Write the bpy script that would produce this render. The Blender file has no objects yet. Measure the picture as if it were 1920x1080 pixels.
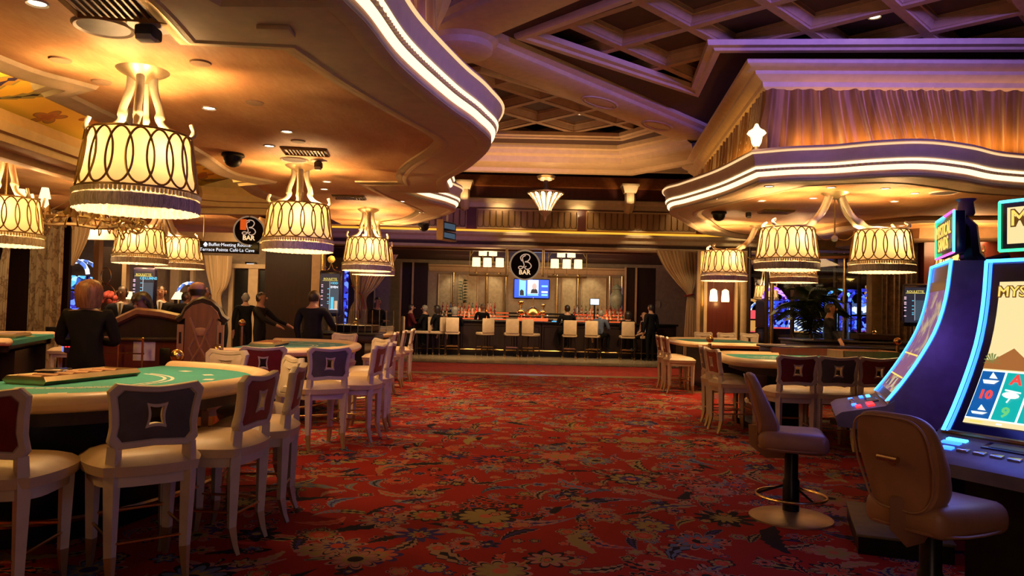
import bpy, bmesh, math, random
from math import sin, cos, pi, radians, atan2, hypot, floor
from mathutils import Vector, Matrix
random.seed(7)
S = bpy.context.scene
COL = S.collection
# ------------------------------------------------------------------ camera, world, exposure
F = 1400.0; EYE = 1.5; ROLL = .024; PITCH = math.atan(42/1400)
_f = Vector((0, cos(PITCH), sin(PITCH))); _u0 = Vector((0, -sin(PITCH), cos(PITCH))); _x = Vector((1, 0, 0))
_r = cos(ROLL)*_x + sin(ROLL)*_u0; _u = -sin(ROLL)*_x + cos(ROLL)*_u0
cd = bpy.data.cameras.new('camera'); cam = bpy.data.objects.new('camera', cd); COL.objects.link(cam)
cd.sensor_width = 36; cd.lens = 36*F/1920; cd.clip_end = 200; cd.clip_start = .05
m = Matrix((_r, _u, -_f)).transposed().to_4x4(); m.translation = Vector((0, 0, EYE)); cam.matrix_world = m
S.camera = cam
def ray(px, py): return (px-960)/F*_r + (540-py)/F*_u + _f
def D(px, py, Y): d = ray(px, py); return Vector((0, 0, EYE)) + d*(Y/d.y)       # a point at depth Y
def Zp(px, py, z): d = ray(px, py); return Vector((0, 0, EYE)) + d*((z-EYE)/d.z)  # a point at height z
S.view_settings.view_transform = 'Standard'; S.view_settings.look = 'None'
S.view_settings.gamma = 1; S.view_settings.use_curve_mapping = False
S.view_settings.exposure = 0.0
S.cycles.use_denoising = True
S.cycles.max_bounces = 6; S.cycles.diffuse_bounces = 3; S.cycles.glossy_bounces = 3; S.cycles.transmission_bounces = 6
S.cycles.transparent_max_bounces = 8; S.cycles.sample_clamp_indirect = 3; S.cycles.caustics_reflective = False; S.cycles.caustics_refractive = False
W = bpy.data.worlds.new('world'); S.world = W; W.use_nodes = True
W.node_tree.nodes['Background'].inputs[0].default_value = (1, .55, .3, 1); W.node_tree.nodes['Background'].inputs[1].default_value = .012
def light(kind, name, loc, power, col, size=.1, to=None, angle=None, sy=None, blend=.6):
    l = bpy.data.lights.new(name, kind); o = bpy.data.objects.new(name, l); COL.objects.link(o)
    l.energy = power; l.color = col; o.location = loc
    if kind == 'AREA':
        l.size = size
        if sy: l.shape = 'RECTANGLE'; l.size_y = sy
    else: l.shadow_soft_size = size
    if angle: l.spot_size = radians(angle); l.spot_blend = blend
    if to is not None: o.rotation_euler = (Vector(to)-Vector(loc)).to_track_quat('-Z', 'Y').to_euler()
    return o
WARM = (1, .585, .245); AMB = (1, .48, .14); PURP = (.26, .16, 1)
# purple wash and added fill from unseen area lights above and behind the camera
o = light('AREA', 'hall_purple_light', (6.2, .2, 4.5), 185, PURP, 2.2, to=(3.6, 9.4, 7.0), sy=.7); o.data.spread = radians(54)
o = light('AREA', 'hall_purple_light', (3.2, 2.2, 4.6), 30, PURP, 1.6, to=(-1.0, 7.4, 3.9), sy=.6); o.data.spread = radians(56)
light('AREA', 'hall_warm_light', (-.5, -1.5, 3.1), 13, (1, .50, .22), 2.5, to=(-.6, 6, .6), sy=2)
light('AREA', 'camera_side_fill', (.8, -.8, 1.2), 13, (.95, .60, .48), 1.6, to=(-.6, 5, 2.5), sy=1.0)  # added fill for the cream band and chair backs, no slot bank modelled
# spots over the aisle and the tables (in the ceilings)
for x, y, z, p, tx, ty in ((-2.67, 6.45, 3.2, 60, -2.8, 5.6), (-2.2, 6.24, 3.2, 70, -1.9, 6.1), (-2.4, 9.2, 3.2, 90, -2.4, 9.6), (-1.79, 11.86, 3.1, 120, -1.0, 10.4),
                           (3.42, 9.98, 3.2, 110, 3.0, 9.8), (4.23, 9.94, 3.2, 120, 4.2, 9.4), (4.95, 9.93, 3.2, 120, 4.8, 9.6), (3.74, 11.24, 3.2, 150, 3.0, 12.6),
                           (-1.64, 13.19, 3.1, 200, -.6, 12.8), (-1.4, 14.6, 3.1, 160, -1.8, 15.2), (3.6, 14.4, 3.1, 150, 3.2, 14.6)):
    light('SPOT', 'ceiling_spot', (x, y, z-.05), p, (1, .66, .34), .04, to=(tx, ty, 0), angle=62, blend=.8)
for x, y in ((.4, 12.2), (1.9, 14.2), (-.3, 16.2), (2.4, 17.5), (.6, 9.0), (.6, 19.2), (-1.8, 19.3), (3.4, 19.5)):
    light('SPOT', 'high_spot', (x, y, 4.95), 210, (1, .58, .26), .08, to=(x, y-.2, 0), angle=75, blend=.9)
# area lights imitating warm bounce in the high ceiling and bar
light('AREA', 'ceiling_bounce_far', (.8, 15.6, 3.75), 42, (1, .55, .24), 4, to=(.8, 16.5, 6), sy=1.2)
light('AREA', 'bar_bounce_light', (.7, 25.6, 3.2), 110, (1, .62, .3), 6, to=(.7, 27.5, 1), sy=1)
for x in (-2.0, -.7, 1.7, 3.4): light('SPOT', 'bar_front_fill', (x, 21.9, 3.25), 260, (1, .68, .34), .05, to=(x, 23.8, .3), angle=80, blend=.8)  # spots added to brighten the stool backs and marble
# gold strips lying on the ledges of both soffits, washing the silk
for a, b_, nx, ny in (((3.5, 9.34), (8.6, 9.03), .06, 1), ((3.06, 10.0), (3.5, 14.6), 1, -.1), ((-.92, 4.6), (-.52, 7.2), -1, .15), ((-.72, 8.6), (-1.25, 10.2), -1, -.3)):
    ax = Vector((b_[0]-a[0], b_[1]-a[1], 0)); L = ax.length; ax.normalize(); d = (Vector((nx, ny, 0)).normalized()*.75+Vector((0, 0, .66))).normalized()
    l = light('AREA', 'ledge_gold_strip', ((a[0]+b_[0])/2, (a[1]+b_[1])/2, 3.63), 5.5*L, (1, .50, .10), L, sy=.05); l.data.spread = radians(100)
    l.matrix_world = Matrix((ax, (-d).cross(ax), -d)).transposed().to_4x4(); l.location = ((a[0]+b_[0])/2, (a[1]+b_[1])/2, 3.63)
# fill lights added to brighten the far left salon
for x, y, p in ((-8.0, 12.0, 60), (-9.5, 16.5, 90), (-7.2, 18.6, 90), (-5.4, 15.6, 40)): light('AREA', 'salon_fill', (x, y, 3.1), p, (1, .62, .28), 1.2, to=(x+.2, y+1.2, 1))
for x, y, p in ((6.2, 18.0, 60), (9.2, 15.2, 60)): light('AREA', 'partition_light', (x, y, 3.1), p, (1, .6, .26), 1.2, to=(x, y+.8, 1))
# ------------------------------------------------------------------ materials
class G:
    """tiny node-tree writer"""
    def __init__(s, name):
        s.m = bpy.data.materials.new(name); s.m.use_nodes = True; s.t = s.m.node_tree
        s.b = s.t.nodes['Principled BSDF']; s.out = s.t.nodes['Material Output']
    def n(s, typ, **kw):
        nd = s.t.nodes.new(typ)
        for k, v in kw.items(): setattr(nd, k, v)
        return nd
    def put(s, sock, v):
        if isinstance(v, (int, float)): sock.default_value = v
        elif isinstance(v, tuple): sock.default_value = v if len(v) == len(sock.default_value) else (*v, 1)
        else: s.t.links.new(v, sock)
    def M(s, op, a, b=0, c=None):
        nd = s.n('ShaderNodeMath', operation=op); s.put(nd.inputs[0], a); s.put(nd.inputs[1], b)
        if c is not None: s.put(nd.inputs[2], c)
        return nd.outputs[0]
    def V(s, op, a, b=None):
        nd = s.n('ShaderNodeVectorMath', operation=op); s.put(nd.inputs[0], a)
        if b is not None: s.put(nd.inputs[1], b)
        return nd.outputs['Value'] if op in ('LENGTH', 'DOT_PRODUCT') else nd.outputs[0]
    def mix(s, f, a, b):
        nd = s.n('ShaderNodeMix', data_type='RGBA'); s.put(nd.inputs[0], f); s.put(nd.inputs[6], a); s.put(nd.inputs[7], b); return nd.outputs[2]
    def ramp(s, f, stops, const=False):
        nd = s.n('ShaderNodeValToRGB'); cr = nd.color_ramp
        if const: cr.interpolation = 'CONSTANT'
        while len(cr.elements) < len(stops): cr.elements.new(.5)
        for e, (p, c) in zip(cr.elements, stops): e.position = p; e.color = (*c, 1)
        s.put(nd.inputs[0], f); return nd.outputs[0]
    def obj(s): return s.n('ShaderNodeTexCoord').outputs['Object']
    def pos(s): return s.n('ShaderNodeNewGeometry').outputs['Position']
    def noise(s, v, scale, detail=3, rough=.5):
        nd = s.n('ShaderNodeTexNoise'); s.put(nd.inputs['Vector'], v); nd.inputs['Scale'].default_value = scale
        nd.inputs['Detail'].default_value = detail; nd.inputs['Roughness'].default_value = rough; return nd.outputs[0]
    def bump(s, h, st, dist=.01):
        nd = s.n('ShaderNodeBump'); nd.inputs['Strength'].default_value = st; nd.inputs['Distance'].default_value = dist
        s.put(nd.inputs['Height'], h); s.t.links.new(nd.outputs[0], s.b.inputs['Normal'])
    def mul(s, v, k):
        nd = s.n('ShaderNodeVectorMath', operation='MULTIPLY'); s.put(nd.inputs[0], v); nd.inputs[1].default_value = k; return nd.outputs[0]
def pm(name, col, rough=.5, metal=0, var=.12, vs=9, bump=0, bs=60, spec=.5, emit=None, es=0, stretch=None, coat=0):
    g = G(name); b = g.b
    v = g.obj()
    if stretch: v = g.mul(v, stretch)
    nz = g.noise(v, vs, 4)
    c2 = tuple(max(0, x*(1-2*var)) for x in col); c1 = tuple(min(1, x*(1+var)) for x in col)
    g.put(b.inputs['Base Color'], g.ramp(nz, [(.3, c2), (.7, c1)]))
    b.inputs['Roughness'].default_value = rough; b.inputs['Metallic'].default_value = metal
    b.inputs['Specular IOR Level'].default_value = spec
    if coat: b.inputs['Coat Weight'].default_value = coat; b.inputs['Coat Roughness'].default_value = .1
    if bump: g.bump(g.noise(v, bs, 2), bump, .004)
    if emit: b.inputs['Emission Color'].default_value = (*emit, 1); b.inputs['Emission Strength'].default_value = es
    return g.m
def em(name, col, s):
    g = G(name); g.b.inputs['Base Color'].default_value = (.02, .02, .02, 1); g.b.inputs['Roughness'].default_value = .4
    g.b.inputs['Emission Color'].default_value = (*col, 1); g.b.inputs['Emission Strength'].default_value = s; return g.m
def glassy(name, col=(.9, .95, .95), alpha=.12, rough=.03):
    g = G(name); tr = g.n('ShaderNodeBsdfTransparent'); gl = g.n('ShaderNodeBsdfGlossy'); mx = g.n('ShaderNodeMixShader')
    tr.inputs[0].default_value = (*col, 1); gl.inputs['Roughness'].default_value = rough; gl.inputs[0].default_value = (.9, .9, .9, 1)
    fr = g.n('ShaderNodeFresnel'); fr.inputs[0].default_value = 1.45
    g.put(mx.inputs[0], g.M('MAXIMUM', fr.outputs[0], alpha*.4)); g.t.links.new(tr.outputs[0], mx.inputs[1]); g.t.links.new(gl.outputs[0], mx.inputs[2])
    g.t.links.new(mx.outputs[0], g.out.inputs[0]); return g.m
MT = dict(
 cream=pm('cream_leather', (.62, .45, .27), .42, bump=.12, bs=90, var=.06),
 frame=pm('cream_painted_wood', (.62, .50, .37), .4, var=.05),
 rim=pm('rim_leather', (.72, .50, .27), .38, bump=.1, bs=80, var=.05),
 red=pm('red_leather', (.17, .010, .010), .45, bump=.15, bs=90),
 rust=pm('rust_leather', (.26, .045, .02), .45, bump=.15, bs=90),
 grey=pm('grey_leather', (.10, .085, .075), .45, bump=.15, bs=90),
 gold=pm('brass', (.75, .5, .2), .25, 1, var=.08),
 satin=pm('satin_gold', (.62, .47, .24), .38, .85, var=.06),
 bronze=pm('bronze_ring', (.30, .19, .07), .4, .7),
 chrome=pm('chrome', (.6, .58, .55), .15, 1),
 black=pm('black_gloss', (.010, .009, .008), .3, spec=.25),
 dark=pm('dark_wood', (.022, .010, .007), .45, stretch=(1, 1, .1), vs=20, spec=.25),
 mahog=pm('mahogany', (.11, .022, .012), .3, stretch=(1, 1, .08), vs=18, coat=.3),
 inlay=pm('light_inlay_wood', (.38, .2, .08), .4, stretch=(1, 1, .1), vs=20),
 walnut=pm('walnut', (.20, .085, .035), .4, stretch=(1, 1, .1), vs=20),
 plaster=pm('cream_plaster', (.60, .44, .25), .55, var=.05),
 plaster2=pm('warm_plaster', (.42, .27, .14), .6, var=.06),
 greige=pm('greige_wall', (.36, .27, .18), .7, var=.08),
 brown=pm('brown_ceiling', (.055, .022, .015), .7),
 orange=pm('orange_cove', (.52, .16, .04), .6),
 felt=pm('teal_felt', (.02, .24, .21), .85, bump=.2, bs=400, var=.05),
 feltb=pm('blue_felt', (.05, .22, .26), .85, bump=.2, bs=400, var=.05),
 print=pm('white_print', (.62, .62, .52), .8),
 gprint=pm('gold_print', (.6, .45, .12), .8),
 marble=pm('cream_marble', (.5, .38, .24), .15, vs=3, var=.15),
 bone=pm('bone_antler', (.85, .72, .48), .35, var=.08, vs=14),
 fringe=pm('grey_fringe', (.55, .45, .38), .8, stretch=(1, 1, .05), vs=120, var=.3),
 bead=pm('glass_beads', (.8, .68, .42), .15, .3, emit=(1, .75, .35), es=0),
 led=em('warm_led', (1, .73, .43), 1.9), led2=em('warm_led_dim', (1, .6, .28), 1.1),
 amber=em('amber_led', (1, .42, .03), 1.3),
 spot=em('downlight_lens', (1, .8, .5), 9),
 bulb=em('warm_lamp_glass', (1, .66, .3), 3.2),
 smallshade=em('lit_small_shade', (1, .72, .34), 2.2),
 blueled=em('blue_neon', (.02, .12, 1), 5), cyan=em('cyan_neon', (.05, .36, 1), 4.5),
 skin=pm('skin', (.42, .22, .14), .5, var=.04), skind=pm('skin_deep', (.15, .07, .045), .5, var=.04),
 suit=pm('black_cloth', (.008, .008, .009), .8, spec=.08), navy=pm('navy_cloth', (.012, .012, .018), .8, spec=.08), greyc=pm('grey_cloth', (.10, .09, .085), .8, spec=.08), mblack=pm('matte_black', (.008, .007, .006), .7, spec=.08), white=pm('white_cloth', (.6, .58, .55), .7),
 blue=pm('blue_shirt', (.08, .1, .16), .8, spec=.08), burg=pm('burgundy_cloth', (.10, .015, .02), .8, spec=.08),
 blond=pm('blond_hair', (.30, .13, .06), .5, stretch=(1, 1, .1), vs=60, var=.3), brownh=pm('dark_hair', (.02, .012, .008), .45), greyh=pm('grey_hair', (.22, .2, .17), .5),
 taupe=pm('taupe_leather', (.34, .165, .085), .45, bump=.12, bs=90, var=.06),
 purple=pm('slot_cabinet_plastic', (.15, .11, .22), .35), deck=pm('slot_deck', (.16, .13, .12), .4),
 glass=glassy('clear_glass'), leaf=pm('palm_leaf', (.02, .045, .015), .5),
 ceram=pm('celadon_ceramic', (.35, .42, .33), .25), paper=pm('paper', (.6, .55, .45), .7), clothd=pm('olive_board', (.16, .12, .05), .6),
)
# ------------------------------------------------------------------ mesh builder
class B:
    def __init__(s): s.v = []; s.f = []; s.mi = []
    def add(s, vs, fs, mi=0, mx=None):
        o = len(s.v); s.v += [tuple(mx @ Vector(p)) if mx else tuple(p) for p in vs]
        s.f += [tuple(i+o for i in f) for f in fs]; s.mi += [mi]*len(fs); return s
    def box(s, c, d, mi=0, mx=None, taper=1):
        x, y, z = c; a, b, h = d[0]/2, d[1]/2, d[2]/2; t = taper
        vs = [(x-a*t, y-b*t, z-h), (x+a*t, y-b*t, z-h), (x+a*t, y+b*t, z-h), (x-a*t, y+b*t, z-h), (x-a, y-b, z+h), (x+a, y-b, z+h), (x+a, y+b, z+h), (x-a, y+b, z+h)]
        return s.add(vs, [(3, 2, 1, 0), (4, 5, 6, 7), (0, 1, 5, 4), (1, 2, 6, 5), (2, 3, 7, 6), (3, 0, 4, 7)], mi, mx)
    def rbox(s, c, d, r, seg=2, mi=0, mx=None):
        bm = bmesh.new(); bmesh.ops.create_cube(bm, size=1); bmesh.ops.scale(bm, vec=d, verts=bm.verts)
        bmesh.ops.bevel(bm, geom=bm.edges[:], offset=r, segments=seg, profile=.5, affect='EDGES')
        bmesh.ops.translate(bm, vec=c, verts=bm.verts); return s.bm(bm, mi, mx)
    def bm(s, bm, mi=0, mx=None):
        bm.verts.index_update(); s.add([v.co[:] for v in bm.verts], [[v.index for v in f.verts] for f in bm.faces], mi, mx); bm.free(); return s
    def tube(s, pts, r, n=8, mi=0, cap=True, mx=None, flat=1):
        pts = [Vector(p) for p in pts]; rs = r if isinstance(r, (list, tuple)) else [r]*len(pts)
        vs = []; up = None
        for i, p in enumerate(pts):
            t = (pts[min(i+1, len(pts)-1)]-pts[max(i-1, 0)]).normalized()
            if up is None: up = Vector((0, 0, 1)) if abs(t.z) < .9 else Vector((1, 0, 0))
            a = (up - t*up.dot(t)).normalized(); b = t.cross(a); up = a
            vs += [p + (a*cos(2*pi*k/n)*flat + b*sin(2*pi*k/n))*rs[i] for k in range(n)]
        fs = [(i*n+k, i*n+(k+1) % n, (i+1)*n+(k+1) % n, (i+1)*n+k) for i in range(len(pts)-1) for k in range(n)]
        if cap: fs += [tuple(range(n-1, -1, -1)), tuple((len(pts)-1)*n+k for k in range(n))]
        return s.add(vs, fs, mi, mx)
    def loop(s, pts, r, n=6, mi=0, mx=None):       # closed tube
        pts = [Vector(p) for p in pts]; N = len(pts); vs = []
        c = sum(pts, Vector())/N; nrm = (pts[0]-c).cross(pts[N//4]-c).normalized()
        for i, p in enumerate(pts):
            t = (pts[(i+1) % N]-pts[i-1]).normalized(); a = nrm; b = t.cross(a)
            vs += [p + (a*cos(2*pi*k/n)+b*sin(2*pi*k/n))*r for k in range(n)]
        return s.add(vs, [(i*n+k, i*n+(k+1) % n, ((i+1) % N)*n+(k+1) % n, ((i+1) % N)*n+k) for i in range(N) for k in range(n)], mi, mx)
    def lathe(s, prof, n=24, c=(0, 0, 0), mi=0, mx=None, cap=True):
        vs = [(c[0]+r*cos(2*pi*k/n), c[1]+r*sin(2*pi*k/n), c[2]+z) for r, z in prof for k in range(n)]
        fs = [(i*n+k, i*n+(k+1) % n, (i+1)*n+(k+1) % n, (i+1)*n+k) for i in range(len(prof)-1) for k in range(n)]
        if cap:
            if prof[0][0] > 1e-4: fs.append(tuple(range(n-1, -1, -1)))
            if prof[-1][0] > 1e-4: fs.append(tuple((len(prof)-1)*n+k for k in range(n)))
        return s.add(vs, fs, mi, mx)
    def prism(s, poly, z0, z1, mi=0, mx=None):
        n = len(poly); a = sum(poly[i][0]*poly[(i+1) % n][1]-poly[(i+1) % n][0]*poly[i][1] for i in range(n))
        if a < 0: poly = poly[::-1]
        vs = [(x, y, z0) for x, y in poly]+[(x, y, z1) for x, y in poly]
        return s.add(vs, [tuple(range(n-1, -1, -1)), tuple(range(n, 2*n))]+[(i, (i+1) % n, n+(i+1) % n, n+i) for i in range(n)], mi, mx)
    def ball(s, c, r, n=12, m=8, mi=0, mx=None):
        r = r if isinstance(r, tuple) else (r, r, r)
        pr = [(sin(pi*i/m), -cos(pi*i/m)) for i in range(m+1)]
        vs = [(c[0]+r[0]*p*cos(2*pi*k/n), c[1]+r[1]*p*sin(2*pi*k/n), c[2]+r[2]*q) for p, q in pr for k in range(n)]
        return s.add(vs, [(i*n+k, i*n+(k+1) % n, (i+1)*n+(k+1) % n, (i+1)*n+k) for i in range(m) for k in range(n)], mi, mx)
    def sweep(s, path, prof, mi=0, closed=False, side=1):   # path [(x,y)], prof [(out, z)]: out to the right of travel when side=1
        N = len(path); P = [Vector((x, y)) for x, y in path]; vs = []
        for i in range(N):
            a = P[i]-P[i-1] if (i or closed) else P[1]-P[0]
            b = P[(i+1) % N]-P[i] if (i < N-1 or closed) else P[i]-P[i-1]
            if a.length < 1e-6: a = b
            if b.length < 1e-6: b = a
            a = a.normalized(); b = b.normalized(); na = Vector((a.y, -a.x)); nb = Vector((b.y, -b.x)); nn = na+nb
            nn = na if nn.length < .2 else nn.normalized(); k = 1/max(.45, nn.dot(na))
            vs += [(P[i].x+nn.x*o*k*side, P[i].y+nn.y*o*k*side, z) for o, z in prof]
        q = len(prof); rng = range(N if closed else N-1)
        fs = [(i*q+j, ((i+1) % N)*q+j, ((i+1) % N)*q+j+1, i*q+j+1) for i in rng for j in range(q-1)]
        return s.add(vs, fs, mi)
def obj(name, b, mats, parent=None, loc=None, smooth=True, rot=None, kind=None, clean=True):
    me = bpy.data.meshes.new(name); me.from_pydata(b.v, [], b.f)
    mats = mats if isinstance(mats, (list, tuple)) else [mats]
    for k in mats: me.materials.append(MT[k] if isinstance(k, str) else k)
    if len(mats) > 1: me.polygons.foreach_set('material_index', b.mi)
    bm = bmesh.new(); bm.from_mesh(me)
    if clean: bmesh.ops.remove_doubles(bm, verts=bm.verts, dist=1e-5)
    bmesh.ops.recalc_face_normals(bm, faces=bm.faces)
    for f in bm.faces: f.smooth = smooth
    if smooth:
        for e in bm.edges:
            if len(e.link_faces) == 2 and e.calc_face_angle(0) > .65: e.smooth = False
    bm.to_mesh(me); bm.free(); me.update()
    o = bpy.data.objects.new(name, me); COL.objects.link(o)
    if parent: o.parent = parent
    if loc: o.location = loc
    if rot is not None: o.rotation_euler = rot if isinstance(rot, tuple) else (0, 0, rot)
    if kind: o['kind'] = kind
    return o
def tag(o, label, cat, group=None):
    o['label'] = label; o['category'] = cat
    if group: o['group'] = group
    return o
def thing(name, label, cat, loc=(0, 0, 0), rz=0, group=None):
    o = bpy.data.objects.new(name, None); COL.objects.link(o); o.location = loc; o.rotation_euler = (0, 0, rz); o.empty_display_size = .1
    return tag(o, label, cat, group)
def struct(name, b, mats, parent=None, **k):
    o = obj(name, b, mats, parent, **k)
    if parent is None: o['kind'] = 'structure'
    return o
def dup(root, loc=None, rz=None, label=None, group=None, swap=None):
    r = root.copy(); COL.objects.link(r)
    if loc is not None: r.location = loc
    if rz is not None: r.rotation_euler = (0, 0, rz)
    if label: r['label'] = label
    if group: r['group'] = group
    for ch in root.children:
        c = ch.copy(); COL.objects.link(c); c.parent = r
        if swap and ch.name.split('.')[0] == swap[0]:
            c.data = swap[1]
        for g in ch.children:
            d = g.copy(); COL.objects.link(d); d.parent = c
    return r
def part(name, src, parent, loc=None, rot=None):    # another piece sharing a mesh
    c = bpy.data.objects.new(name, src.data); COL.objects.link(c); c.parent = parent
    if loc is not None: c.location = loc
    if rot is not None: c.rotation_euler = rot
    return c
def text(body, size, mat, parent, loc, rot=(pi/2, 0, 0), ext=.003, name='lettering', align='CENTER', off=0, sx=1):
    cu = bpy.data.curves.new(name, 'FONT'); cu.body = body; cu.size = size; cu.extrude = ext; cu.align_x = align; cu.align_y = 'CENTER'; cu.offset = off
    cu.materials.append(MT[mat] if isinstance(mat, str) else mat); cu.resolution_u = 2
    q = bpy.data.objects.new('tmp', cu); COL.objects.link(q); me = bpy.data.meshes.new_from_object(q.evaluated_get(bpy.context.evaluated_depsgraph_get())); bpy.data.objects.remove(q)
    me.name = name; o = bpy.data.objects.new(name, me); COL.objects.link(o); o.parent = parent; o.location = loc; o.rotation_euler = rot; o['kind'] = 'stuff'; return o
def spline(pts, per=8, closed=False):
    """Catmull-Rom through 2D/3D points; a point given with a trailing 'c' is a sharp corner"""
    P = []; C_ = []
    for p in pts:
        if p[-1] == 'c': P.append(Vector(p[:-1])); C_.append(True)
        else: P.append(Vector(p)); C_.append(False)
    out = []; N = len(P)
    for i in range(N if closed else N-1):
        p1 = P[i]; p2 = P[(i+1) % N]
        p0 = p1*2-p2 if (C_[i] or (i == 0 and not closed)) else P[i-1]
        p3 = p2*2-p1 if (C_[(i+1) % N] or (i == N-2 and not closed)) else P[(i+2) % N]
        st = 1 if (C_[i] and C_[(i+1) % N]) else per
        for k in range(st):
            t = k/st; out.append(tuple(.5*((2*p1)+(p2-p0)*t+(2*p0-5*p1+4*p2-p3)*t*t+(3*p1-p0-3*p2+p3)*t**3)))
    if not closed: out.append(tuple(P[-1]))
    return out
# ------------------------------------------------------------------ carpet and other patterned materials
def flower_layer(g, P, base, scale, off, Rk, thr, cols_out, cols_pet, cols_in, nmin=5, nspan=4):
    """one layer of printed flowers: outline, petals, inner ring, eye"""
    vo = g.n('ShaderNodeTexVoronoi', voronoi_dimensions='2D', feature='F1'); vo.inputs['Scale'].default_value = scale; vo.inputs['Randomness'].default_value = .85
    Q = g.V('ADD', P, off); g.put(vo.inputs['Vector'], Q)
    d = g.V('MULTIPLY', g.V('SUBTRACT', Q, vo.outputs['Position']), (scale, scale, 0))
    wn = g.n('ShaderNodeTexWhiteNoise', noise_dimensions='2D'); g.put(wn.inputs['Vector'], vo.outputs['Position'])
    sp = g.n('ShaderNodeSeparateColor'); g.put(sp.inputs[0], wn.outputs['Color']); h1, h2, h3 = sp.outputs; h0 = wn.outputs['Value']
    xyz = g.n('ShaderNodeSeparateXYZ'); g.put(xyz.inputs[0], d)
    th = g.M('ARCTAN2', xyz.outputs[1], xyz.outputs[0]); r = g.V('LENGTH', d)
    n = g.M('FLOOR', g.M('MULTIPLY_ADD', h1, nspan, nmin))
    w = g.M('ABSOLUTE', g.M('COSINE', g.M('MULTIPLY_ADD', g.M('MULTIPLY', th, .5), n, g.M('MULTIPLY', h2, 6))))
    pw = g.M('POWER', w, g.M('MULTIPLY_ADD', h3, 1.5, .35))
    R = g.M('MULTIPLY', g.M('MULTIPLY_ADD', pw, .48, .52), g.M('MULTIPLY_ADD', h2, .3*Rk, .72*Rk))
    on = g.M('GREATER_THAN', h0, thr)
    c = base
    c = g.mix(g.M('MULTIPLY', on, g.M('LESS_THAN', r, g.M('ADD', R, .02))), c, g.ramp(h2, cols_out[1:], True))
    c = g.mix(g.M('MULTIPLY', on, g.M('LESS_THAN', r, g.M('ADD', R, -.015))), c, g.ramp(h2, cols_out, True))
    c = g.mix(g.M('MULTIPLY', on, g.M('LESS_THAN', r, g.M('MULTIPLY', R, .84))), c, g.ramp(h3, cols_pet, True))
    c = g.mix(g.M('MULTIPLY', on, g.M('LESS_THAN', r, g.M('MULTIPLY', R, g.M('MULTIPLY_ADD', h1, .25, .35)))), c, g.ramp(h1, cols_in, True))
    c = g.mix(g.M('MULTIPLY', on, g.M('LESS_THAN', r, .10*Rk*2)), c, g.ramp(h3, cols_in, True))
    return c
def leaf_layer(g, P, base, scale, off, thr, cols, L=.62, Wd=.2):
    vo = g.n('ShaderNodeTexVoronoi', voronoi_dimensions='2D', feature='F1'); vo.inputs['Scale'].default_value = scale; vo.inputs['Randomness'].default_value = .9
    Q = g.V('ADD', P, off); g.put(vo.inputs['Vector'], Q)
    d = g.V('MULTIPLY', g.V('SUBTRACT', Q, vo.outputs['Position']), (scale, scale, 0))
    wn = g.n('ShaderNodeTexWhiteNoise', noise_dimensions='2D'); g.put(wn.inputs['Vector'], vo.outputs['Position'])
    sp = g.n('ShaderNodeSeparateColor'); g.put(sp.inputs[0], wn.outputs['Color']); h1, h2, h3 = sp.outputs; h0 = wn.outputs['Value']
    ro = g.n('ShaderNodeVectorRotate', rotation_type='Z_AXIS'); g.put(ro.inputs['Vector'], d); g.put(ro.inputs['Angle'], g.M('MULTIPLY', h1, 6.283))
    xyz = g.n('ShaderNodeSeparateXYZ'); g.put(xyz.inputs[0], ro.outputs[0]); x, y0, _z = xyz.outputs
    y = g.M('ADD', y0, g.M('MULTIPLY', g.M('MULTIPLY', x, x), g.M('MULTIPLY_ADD', h2, 1.2, .2)))
    q = g.M('DIVIDE', x, L)
    saw = g.M('FRACT', g.M('MULTIPLY_ADD', x, 6, g.M('MULTIPLY', g.M('ABSOLUTE', y), 7)))
    w = g.M('MULTIPLY', g.M('MULTIPLY', g.M('SUBTRACT', 1, g.M('MULTIPLY', q, q)), g.M('MULTIPLY_ADD', q, .35, .65)), g.M('MULTIPLY', g.M('MULTIPLY_ADD', saw, .42, .7), Wd))
    ay = g.M('ABSOLUTE', y); on = g.M('GREATER_THAN', h0, thr)
    c = g.mix(g.M('MULTIPLY', on, g.M('LESS_THAN', ay, g.M('ADD', w, .018))), base, g.ramp(h3, cols[2:]+cols[:1] if False else cols, True))
    c = g.mix(g.M('MULTIPLY', on, g.M('LESS_THAN', ay, w)), c, g.ramp(h2, cols, True))
    c = g.mix(g.M('MULTIPLY', on, g.M('LESS_THAN', ay, g.M('MULTIPLY', w, g.M('MULTIPLY_ADD', saw, .3, .15)))), c, g.ramp(h3, [(0, CK['black']), (.35, CK['olive']), (.6, CK['navy']), (.8, CK['red2'])], True))
    return c
CK = dict(red=(.30, .016, .008), red2=(.42, .05, .02), black=(.010, .008, .010), olive=(.26, .19, .055), pink=(.36, .15, .10), tan=(.29, .165, .085), blue=(.10, .13, .19), navy=(.035, .022, .10), brown=(.16, .035, .015), salmon=(.45, .10, .045), sage=(.20, .19, .11))
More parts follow.
